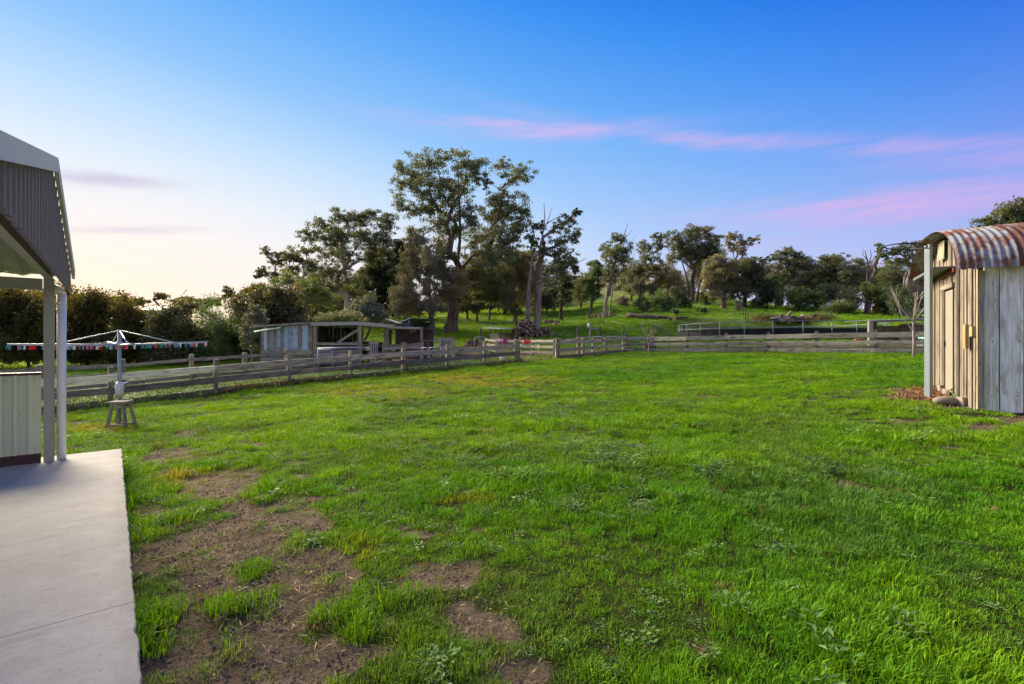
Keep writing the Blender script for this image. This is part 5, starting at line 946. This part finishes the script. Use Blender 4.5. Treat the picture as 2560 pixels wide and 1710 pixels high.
def heap(name, label, px, d, w, h, dep, n, seed, cat='woodpile'):
    rnd = random.Random(seed); o = D(px, d); th = thing(name, label, cat, o)
    for i in range(n):
        u = rnd.gauss(0, .42); v = rnd.gauss(0, .42); top = h*max(0, 1-(u*u+v*v)*1.1); z = top*rnd.random()**.55
        ob = bpy.data.objects.new('log', LOGS[rnd.randrange(4)]); COL.objects.link(ob); ob.parent = th; x, y = u*w/2, v*dep/2; ob.location = (x, y, Tz(o.x+x, o.y+y)-o.z+.06+z); ob.rotation_euler = (rnd.uniform(-.6, .6), rnd.uniform(-.6, .6), rnd.uniform(0, 6.28))
    return th
heap('woodpile', 'tall heap of split firewood under the twin-trunked gum', 1313, 46.5, 3.0, 1.75, 2.4, 210, 3); heap('woodpile', 'smaller pile of split logs right of the twin trunks', 1358, 47.5, 2.0, .7, 1.5, 60, 4)
heap('firewood_stack', 'low stack of split firewood beside the feed shelter', 1183, 39, 1.8, .65, .8, 55, 5, 'firewood'); heap('woodpile', 'low scatter of fallen logs at the foot of the ragged gum', 1500, 70, 5.0, .6, 3.0, 60, 6)
def fallen(name, label, a, b, r, cat='log', mat='bark_brown'):
    a, b = Vector(a), Vector(b); n = 9; pts = [lerp(a, b, i/n) for i in range(n+1)]; pts = [Vector((p.x, p.y, Tz(p.x, p.y)+r*.8+.06*math.sin(i*1.9))) for i, p in enumerate(pts)]
    return tag(MB().tube(pts, [r*(1-.55*i/n)*(1+.08*math.sin(i*2.7)) for i in range(n+1)], 9).build(name, mat, None, True, a), label, cat)
fallen('fallen_log', 'long fallen tree trunk lying across the green slope', gp(1567, 797), gp(1680, 806), .42); fallen('fallen_log', 'short fallen limb in front of the dark bushes', gp(1650, 779), gp(1678, 773), .22, 'log', 'bark_dead'); fallen('fallen_log', 'thin fallen branch right of the long trunk', gp(1690, 799), gp(1718, 797), .2)
fallen('fallen_log', 'short log on the grass right of the woodpile', gp(1362, 812), gp(1398, 810), .35); tag(MB().beam(gp(1388, 815), gp(1389, 815)+Z*.5, .5, .4, jit=.06).build('stump', 'log_end', None, False, gp(1388, 815)), 'pale cut stump beside the short log', 'stump')
# buckets and tubs
def bucket(label, px, d, r, h, mat, name='bucket'):
    g = D(px, d); m = MB(); m.tube([g, g+Z*h*.5, g+Z*h], [r*.78, r*.9, r], 14); m.tube([g+Z*h*.97, g+Z*h*1.0], r*1.06, 14, False); b = m.build(name, mat, None, True, g); tag(b, label, 'bucket'); h_ = MB(); h_.tube([g+Vector((r*math.cos(a), 0, h+r*.9*math.sin(a))) for a in [math.pi*i/8 for i in range(9)]], .008, 5, False); h_.build('handle', 'wire_light', b); return b
bucket('white bucket on the fence rail left of the mesh gate', 1256, 27.2, .16, .42, 'bucket_white'); 
def tub(label, px, py, d, r, h, mat):
    c = P(px, py, d); m = MB(); m.tube([c-Z*h/2, c, c+Z*h/2], [r*.75, r*.9, r], 16); b = m.build('tub', mat, None, True, c); tag(b, label, 'tub'); MB().tube([c+Z*(h/2-.02), c+Z*(h/2+.015)], r*1.07, 16, False).build('rim', mat, b, True)
tub('magenta plastic tub behind the yard fence', 1262, 854, 32.6, .21, .28, 'tub_magenta'); tub('bright red plastic tub above the mesh gate', 1316, 856, 31.0, .24, .26, 'tub_red'); tub('small white tub left of the magenta tub', 1252, 851, 32.8, .14, .18, 'bucket_white'); tub('small pink tub behind the rails', 1303, 847, 33.8, .13, .13, 'peg_pink')
# hillside bits
gate('farm_gate', 'small grey farm gate between the dark hillside bushes', gp(1592, 777), gp(1622, 777), .1, 1.2, 'galv_dull', 1, .05, 0)
pump = thing('stock_frame', 'white post and thin rail frame beyond the double gate', 'frame', D(1472, 38)); MB().beam(D(1475, 38), P(1475, 815, 38), .12, .12).build('post', 'post_wood', pump); MB().tube([P(1472, 819, 38), P(1472, 808, 38)], .1, 8).build('white_cap', 'white_paint', pump, True); MB().tube([P(1443, 818, 38), P(1472, 819, 38)], .04, 6).build('rail', 'post_dark', pump); MB().tube([P(1475, 822, 38), P(1495, 822, 38)], .05, 6).build('rail', 'galv_dull', pump)
for x in (1443, 1495): MB().beam(D(x, 38), P(x, 819, 38), .09, .09).build('post', 'post_dark', pump)
hf = [(1845, 775), (1852, 785), (1858, 793), (1864, 800), (1869, 806)]
fence('wire_fence', 'thin post line climbing the slope behind the round yard', [tuple(gp(x, y)[:2]) for x, y in hf], [(1.1, .02, 'post_dark'), (.7, .02, 'post_dark')], (.12, .12), 1.3, 'post_dark')
fence('wire_fence', 'spaced old posts across the slope behind the yards', [tuple(D(x, d)[:2]) for x, d in ((1240, 46), (1290, 45), (1330, 44), (1378, 42), (1412, 42), (1440, 41), (1500, 41), (1560, 41), (1620, 41))], [(.95, .012, 'post_dark'), (.6, .012, 'post_dark')], (.09, .09), 1.2, 'post_dark', hvar=.2)
# round yard
ry = thing('round_yard', 'round pipe-rail horse yard with black cloth lining', 'round yard', (PEN[0], PEN[1], PEN[3])); NP = 26
cz = Vector((PEN[0], PEN[1], PEN[3]))
def rp(a, z): return cz+Vector((PEN[2]*math.cos(a), PEN[2]*math.sin(a), z))
for i in range(NP):
    a = 2*math.pi*i/NP+.1; MB().tube([rp(a, -.1), rp(a, 1.74)], .04, 7).build('post', 'pipe_dark', ry, True)
for z, r_ in ((1.72, .035), (1.20, .03)):
    m = MB(); m.tube([rp(2*math.pi*i/72, z) for i in range(73)], r_, 6, False); m.build('rail', 'pipe_dark', ry, True)
m = MB()
for i in range(72):
    a, b = 2*math.pi*i/72, 2*math.pi*(i+1)/72; s_ = .985
    p, q = cz+(rp(a, 0)-cz)*s_, cz+(rp(b, 0)-cz)*s_; m.quad(p+Z*.02, q+Z*.02, q+Z*1.14, p+Z*1.14)
m.build('cloth_lining', 'black_cloth', ry)
# root heap behind it
hp = thing('root_heap', 'heap of uprooted stumps and brush behind the round yard', 'heap', D(1985, 60)); rnd = random.Random(8)
o = D(1985, 60)
for i in range(14):
    a = rnd.uniform(0, 6.28); p = o+Vector((rnd.gauss(0, 1.6), rnd.gauss(0, .8), .1)); L = rnd.uniform(1.0, 2.0); e = p+Vector((L*math.cos(a), L*math.sin(a)*.5, rnd.uniform(.2, 1.0))); MB().tube([p, lerp(p, e, .5)+Vector((.1, .1, .2)), e], [.32, .22, .08], 7).build('root', 'bark_brown' if i % 3 else 'bark_dead', hp, True)
MB().tube([P(1963, 803, 60), P(1970, 790, 60), P(1978, 778, 60)], [.35, .28, .12], 7).build('stump', 'bark_grey', hp, True); MB().blob(P(2000, 804, 60), .7, (1.5, 1, .8), 12, 8, .25, 3).build('root_ball', 'log_bark', hp)
rng = np.random.default_rng(9); V, Fc, lv = leaf_arrays(np.concatenate([ell_pts(o+Vector((-3.2, .5, .5)), (2.2, 1.2, .55), 900, rng), ell_pts(o+Vector((3.4, .5, .5)), (2.6, 1.2, .6), 1000, rng), ell_pts(o+Vector((.5, -.5, .3)), (4.2, 1.3, .45), 1000, rng)]), .30, .06, -.5, rng); mesh_np('brush', V, Fc, 'leaf_dry', lv, hp); V, Fc, lv = leaf_arrays(np.concatenate([ell_pts(o+Vector((-3.4, .2, .85)), (2.0, 1.1, .4), 420, rng), ell_pts(o+Vector((3.6, .2, .95)), (2.2, 1.1, .45), 480, rng)]), .26, .07, -.4, rng); mesh_np('green_brush', V, Fc, 'leaf_wattle', lv, hp)
# animal shelter right
sh_ = thing('animal_shelter', 'low white-posted animal shelter with thin tin roof', 'shelter', D(2173, 30)); a, b = P(2171, 801, 30), P(2330, 796, 29); e = Vector((1.2, 4, .1))
sheetroof(sh_, a, b, b+e, a+e, 'roof_light', amp=.02, n=80); MB().beam(a-Z*.08+Vector((0, .02, 0)), b-Z*.08, .05, .10).build('fascia', 'rail_dark', sh_)
for x, w in ((2176, .26), (2330, .15)): MB().beam(D(x, 30), P(x, 802, 30), w, .15).build('post', 'brick_pale' if x < 2200 else 'post_wood', sh_)
MB().beam(D(2186, 31), P(2186, 806, 31), .25, .15).build('post', 'post_dark', sh_)
for i in range(17): x = 2192+i*4.6; MB().beam(D(x, 32), P(x, 815+.4*math.sin(i*2), 32), .115, .025, jit=.006).build('picket', 'rail_pale', sh_)
MB().beam((D(2290, 31)+D(2290, 31))/2, P(2290, 812, 31), 1.5, .9, jit=.02).build('nest_box', 'rail_wood', sh_); MB().beam(P(2264, 811, 30.4), P(2330, 806, 30.4), .8, .06).build('box_lid', 'rail_pale', sh_)
for x, r, mt, lb in ((2143, .17, 'terracotta', 'brown pot left of the white-posted shelter'), (2154, .19, 'terracotta', 'orange-brown pot touching the shelter post')):
    g = D(x, 29.3, .12); m = MB(); m.tube([g, g+Z*.3, g+Z*.36], [r*.75, r, r*1.05], 12); b = m.build('pot', mt, None, True, g); tag(b, lb, 'pot')
wb = thing('garden_trolley', 'green-topped garden trolley partly behind the goal pole', 'trolley', D(2312, 24)); MB().beam(D(2304, 24, .62), D(2330, 24, .62), .4, .07, jit=.01).build('tray', 'rubbish_green', wb); MB().beam(D(2300, 24, .3), D(2330, 24, .3), .4, .08).build('shelf', 'white_paint', wb)
for x in (2306, 2326): MB().tube([D(x, 24), D(x, 24, .62)], .015, 6).build('leg', 'galv', wb, True)
tag(MB().beam(D(2299, 22.5, .08), D(2312, 22.5, .08), .2, .16, jit=.01).build('block', 'brick_pale', None, False, D(2305, 22.5)), 'pale concrete block at the foot of the back fence', 'block')
tag(MB().beam(D(1610, 32.5, .35), D(1631, 32.5, .35), .5, .55, jit=.02).build('crate', 'log_bark', None, False, D(1620, 32.5)), 'dark brown crate seen between the back fence rails', 'crate')

# far houses and car
def house(name, label, px0, px1, yb, yt, ye, d, wall, roof):
    a, b = P(px0, yb, d), P(px1, yb, d); th = thing(name, label, 'house', a); e = Vector((0, 8, 0)); zt = P(px0, ye, d).z; zr = P(px0, yt, d).z; L = b-a; base = Z*-9
    m = MB(); m.hexa([a+base, b+base, flat(b, zt), flat(a, zt), a+e+base, b+e+base, flat(b+e, zt), flat(a+e, zt)]); m.build('wall', wall, th)
    m = MB(); ov = L.normalized()*.4; p0, p1 = flat(a, zt)-ov+Vector((0, -.4, 0)), flat(b, zt)+ov+Vector((0, -.4, 0)); q0, q1 = flat(a+e/2, zr), flat(b+e/2, zr); r0_, r1_ = p0+e*1.1, p1+e*1.1
    m.quad(p0, p1, q1, q0); m.quad(q0, q1, r1_, r0_); m.quad(p1, r1_, q1, q1); m.build('roof', roof, th)
    for f in (.25, .7): c = lerp(a, b, f); w = MB().beam(flat(c, zt-1.6)+Vector((0, -.04, 0)), flat(c, zt-.5)+Vector((0, -.04, 0)), 1.3, .06, up=Vector((0, 1, 0))).build('window', 'white_paint', th); MB().beam(flat(c, zt-1.5)+Vector((0, -.08, 0)), flat(c, zt-.6)+Vector((0, -.08, 0)), 1.1, .03, up=Vector((0, 1, 0))).build('pane', 'glass_dark', w)
house('brick_house', 'far red brick house on the hill behind the gums', 1410, 1464, 704, 684, 690, 150, 'brick_red', 'roof_light'); house('hill_house', 'far blue-grey house between hilltop trees', 1536, 1556, 696, 683, 686, 150, 'roof_light', 'teal_steel')
house('white_house', 'far white-roofed house glimpsed above the drive gap', 340, 402, 788, 762, 775, 85, 'cream_paint', 'roof_white'); house('low_house', 'far pale house low behind the pointed tree', 588, 640, 768, 752, 758, 120, 'rail_pale' if False else 'cream_paint', 'tin_grey')
car = thing('parked_car', 'white parked car glimpsed through the hedge gap', 'car', P(375, 806, 62)); c0 = P(375, 806, 62)
def cy(pts, w, mat, nm, par=car):
    m = MB(); n = len(pts); k = len(m.v); m.v = [tuple(c0+Vector((x, -w/2, z))) for x, z in pts]+[tuple(c0+Vector((x, w/2, z))) for x, z in pts]; m.f = [tuple(range(n))[::-1], tuple(range(n, 2*n))]+[(i, (i+1) % n, n+(i+1) % n, n+i) for i in range(n)]; m.uv = [[(0, 0)]*len(f) for f in m.f]; return m.build(nm, mat, par)
cy([(-2.1, .35), (2.1, .35), (2.15, .8), (1.9, .98), (1.0, 1.02), (.5, 1.0), (-1.6, 1.02), (-2.1, .95), (-2.15, .6)], 1.7, 'car_white', 'body'); cy([(-1.8, 1.0), (1.1, 1.0), (.35, 1.5), (-1.2, 1.52)], 1.5, 'glass_dark', 'cabin_glass'); cy([(-1.35, 1.5), (.45, 1.48), (.3, 1.58), (-1.15, 1.6)], 1.52, 'car_white', 'roof')
for x in (-1.3, 1.35):
    for y in (-.8, .8): MB().tube([c0+Vector((x, y-.1, .33)), c0+Vector((x, y+.1, .33))], .33, 14).build('wheel', 'black_rubber', car, True)

# ------------------------------------------------------------------ rotary clothesline, pegs, stool
g = gp(299, 1061); cl = thing('rotary_clothesline', 'galvanised rotary clothesline on the lawn by the verandah', 'clothesline', g); dcl = g.y
mz = EYE-(862-855)/F*dcl; top = EYE+(855-824)/F*dcl; MB().tube([g-Z*.05, Vector((g.x, g.y, top))], .038, 12).build('mast', 'galv_dull', cl, True)
def hub(z): return Vector((g.x, g.y, z))
gb_ = hub(g.z+.80); m = MB(); m.tube([gb_-Z*.16, gb_-Z*.08, gb_+Z*.12, gb_+Z*.18], [.05, .085, .085, .05], 10); gear = m.build('gear_box', 'cast_white', cl, True)
m = MB(); m.tube([gb_+Vector((.06, -.05, .02)), gb_+Vector((.16, -.08, .0)), gb_+Vector((.17, -.08, .16)), gb_+Vector((.28, -.1, .18))], .014, 6); m.build('crank_handle', 'cast_white', gear, True)
MB().tube([hub(mz-.06), hub(mz+.08)], .06, 12).build('arm_hub', 'galv', cl, True)
TH = R(226.5); LA = 1.8; tipz = [-.0, .02, .04, .02]; tipsv = []
for k in range(4):
    a = TH+k*math.pi/2; dirv = Vector((math.cos(a), math.sin(a), 0)); tip = hub(mz)+dirv*LA+Z*(.015+.05*(dirv.y > 0)); tipsv.append(tip); arm = MB().tube([hub(mz), tip], .021, 8).build('arm', 'galv', cl, True)
    MB().tube([hub(top-.02), lerp(hub(mz), tip, .62)], .014, 7).build('stay', 'galv', cl, True)
wires = []
for f in (1.0, .8, .6):
    for k in range(4):
        a, b = lerp(hub(mz), tipsv[k], f), lerp(hub(mz), tipsv[(k+1) % 4], f); w_ = [lerp(a, b, i/6)-Z*.035*math.sin(math.pi*i/6) for i in range(7)]; wires.append(w_); MB().tube(w_, .003, 4, False).build('line', 'wire_light', cl)
def pegmesh(mat):
    m = MB(); 
    for s in (-1, 1): m.beam((s*.012, 0, .012), (s*.020, 0, -.075), .014, .022)
    m.beam((-.016, 0, -.015), (.016, 0, -.015), .018, .012); me = bpy.data.meshes.new('clothes_peg'); me.from_pydata(m.v, [], m.f); me.materials.append(MATS[mat]); return me
PEG = {c: pegmesh('peg_'+c) for c in ('red', 'pink', 'teal', 'blue', 'white')}; rnd = random.Random(12); seq = ['teal', 'teal', 'pink', 'blue', 'white', 'red', 'red', 'white', 'teal', 'teal', 'red', 'blue', 'white', 'teal', 'blue', 'white', 'red', 'blue', 'pink', 'pink', 'white', 'red', 'teal', 'white', 'blue', 'pink', 'red', 'pink', 'white', 'white', 'teal', 'teal', 'blue', 'red', 'teal', 'teal', 'pink', 'blue', 'blue', 'white', 'teal', 'blue', 'pink', 'white', 'red', 'white']
PEGS = []
for i, c in enumerate(seq):
    f = (i+.5)/len(seq)+rnd.uniform(-.014, .014); k = 0 if f < .56 else 2; ff = 1-f/.56 if k == 0 else (f-.56)/.44; ff = min(max(ff, .03), .98)
    a = hub(mz)+Vector((0, 0, -.016)); b = tipsv[k]+Vector((0, 0, -.016))
    p = lerp(a, b, ff)+Vector((0, -.03, -.012)); ob = bpy.data.objects.new('clothes_peg', PEG[c]); COL.objects.link(ob); ob.location = p; ob.scale = (1.05, 1.05, 1.05); ob.rotation_euler = (rnd.uniform(-.2, .2), rnd.uniform(-.3, .3), rnd.uniform(0, 3)); PEGS.append((p.x/p.y, c, ob))
ORD = ['leftmost', 'second', 'third', 'fourth', 'fifth', 'sixth', 'seventh', 'eighth', 'ninth', 'tenth', 'eleventh', 'twelfth', 'thirteenth', 'fourteenth', 'fifteenth']; cnt_ = {}
for _, c, ob in sorted(PEGS, key=lambda q: q[0]):
    k = cnt_.get(c, 0); cnt_[c] = k+1; tag(ob, ('leftmost %s clothes peg on the rotary clothesline' % c) if k == 0 else '%s %s clothes peg from the left on the rotary clothesline' % (ORD[k], c), 'clothes peg', 'pegs on the clothesline')
gs = G(303, dcl-.45); stool = thing('wooden_stool', 'weathered wooden stool in front of the clothesline mast', 'stool', gs); H = .56
MB().beam(gs+Vector((-.19, 0, H)), gs+Vector((.19, 0, H+.01)), .28, .055, jit=.008).build('seat', 'stool_wood', stool)
for sx in (-1, 1):
    for sy in (-1, 1): MB().beam(gs+Vector((sx*.21, sy*.14, -.02)), gs+Vector((sx*.125, sy*.085, H-.02)), .05, .05, jit=.003).build('leg', 'stool_wood', stool)
for sy in (-1, 1): MB().beam(gs+Vector((-.2, sy*.135, .07)), gs+Vector((.2, sy*.135, .07)), .03, .05).build('stretcher', 'stool_wood', stool); MB().beam(gs+Vector((-.14, sy*.09, H-.07)), gs+Vector((.14, sy*.09, H-.07)), .025, .08).build('apron', 'stool_wood', stool)

# ------------------------------------------------------------------ bare young trees, fence-line weeds
def bare(name, label, base, pts, r0, mat, d, rngs, tipm=None, leafn=0, bf=.6, fork=.33):
    rng = np.random.default_rng(rngs); base = Vector(base); th = thing(name, label, 'tree', base); cen = pts.mean(0); fk = np.array(base)+(cen-np.array(base))*np.array([.4, .4, fork]); nd, par = grow(pts, base, fk, bf, rng, .05); wood_mesh(nd, par, r0, .006, pw=.55, flare=1.2).build('trunk', mat, th, True)
    if leafn: q = pts[rng.integers(0, len(pts), leafn)]+rng.normal(0, .06, (leafn, 3)); V, Fc, lv = leaf_arrays(q, .07, .035, .5, rng); mesh_np('crown', V, Fc, tipm, lv, th)
g = gp(2284, 896); yt = thing('young_tree', 'leafless young tree with whitish trunk left of the goal pole', 'tree', g); rnd = random.Random(21); rng = np.random.default_rng(4); H = (896-690)/F*g.y
fk = g+Vector((-.02, 0, H*.40)); MB().tube([g-Z*.03, g+Vector((.02, 0, H*.2)), fk, fk+Vector((.03, 0, H*.1))], [.055, .045, .038, .03], 8).build('trunk', 'bark_pale', yt, True); m = MB(); tipl = []
for i in range(11):
    a = i*2.4+rnd.uniform(-.3, .3); sp = rnd.uniform(.35, .95); p0 = fk+Z*rnd.uniform(-.12, .12)*H*.6; e = fk+Vector((math.cos(a)*sp, math.sin(a)*sp, H*rnd.uniform(.38, .60))); mid = p0+Vector((math.cos(a)*sp*.55, math.sin(a)*sp*.55, (e.z-p0.z)*.38)); m.tube([p0, lerp(p0, mid, .5)-Z*.02, mid, lerp(mid, e, .5)+Vector((rnd.uniform(-.03, .03), 0, 0)), e], [.022, .018, .014, .009, .004], 5, False)
    for j in range(5):
        q = lerp(mid, e, rnd.uniform(0, .8)); b_ = a+rnd.uniform(-1.2, 1.2); L = rnd.uniform(.25, .6); t2 = q+Vector((math.cos(b_)*L*.5, math.sin(b_)*L*.5, L*.8)); m.tube([q, lerp(q, t2, .5)+Vector((.015, 0, 0)), t2], [.008, .006, .003], 3, False); tipl.append(t2)
m.build('branches', 'bark_pale', yt, True); V, Fc, lv = leaf_arrays(np.array([tuple(rnd.choice(tipl)) for i in range(26)])+rng.normal(0, .03, (26, 3)), .06, .03, .5, rng); mesh_np('crown', V, Fc, 'leaf_red', lv, yt)
n = 60
g = gp(1622, 886); n = 60; hh = rng.uniform(.35, 1, n); a = rng.uniform(0, 6.28, n)
bare('young_tree', 'small bare sapling with brown leaves against the back fence', g, np.stack([g.x+np.cos(a)*hh*.75*rng.uniform(.2, 1, n), g.y+np.sin(a)*hh*.7*rng.uniform(.2, 1, n), g.z+1.9*hh], -1), .04, 'bark_grey', g.y, 6, 'leaf_dry', 170)
def weeds(name, label, pts, n, mat, w=.3, h=.35, L=.14, seed=1, droop=-.6):
    rng = np.random.default_rng(seed); P2 = np.array(pts); t_ = np.sort(rng.random(n))*(len(P2)-1); i = np.minimum(t_.astype(int), len(P2)-2); f = (t_-i)[:, None]; xy = P2[i]*(1-f)+P2[i+1]*f+rng.normal(0, w*.5, (n, 2)); clump = .3+.7*vnoise(xy[:, 0]*1.3, xy[:, 1]*1.3, seed); z = T(xy[:, 0], xy[:, 1])+rng.random(n)**1.4*h*clump+.02
    V, Fc, lv = leaf_arrays(np.stack([xy[:, 0], xy[:, 1], z], -1), L, L*.22, droop, rng); return tag(mesh_np(name, V, Fc, mat, lv), label, kind='stuff')
off = [(x+.12, y-.14) for x, y in FENCE_L]
weeds('weeds', 'dark green weeds along the foot of the front fence', off, 5200, 'leaf_weed', .22, .34, .13, 1); weeds('dry_weeds', 'rusty dry weeds along the foot of the front fence', [off[4], off[5], off[6]], 900, 'leaf_dry', .2, .35, .13, 2); weeds('dry_weeds', 'brown dry weeds round the gate posts', [off[9], off[10], FENCE_R[0], FENCE_R[1], FENCE_R[2]], 1300, 'leaf_dry', .25, .3, .12, 3)
weeds('weeds', 'green weeds along the foot of the back fence', [(x, y-.15) for x, y in FENCE_B], 1800, 'leaf_weed', .2, .3, .13, 4); weeds('weeds', 'leafy green strip growing between the two left fences', [(-17, 13.0), (-13.5, 17.5), (-10.5, 21.5), (-7, 25.0), (-3, 28.0)], 7000, 'leaf_weed', 2.2, .22, .12, 5, -.1)
weeds('dry_weeds', 'dry yellow tufts at the foot of the hoop shed', [tuple(gp(2395, 990)[:2]), tuple(gp(2440, 1014)[:2])], 160, 'leaf_weed', .15, .22, .16, 6)
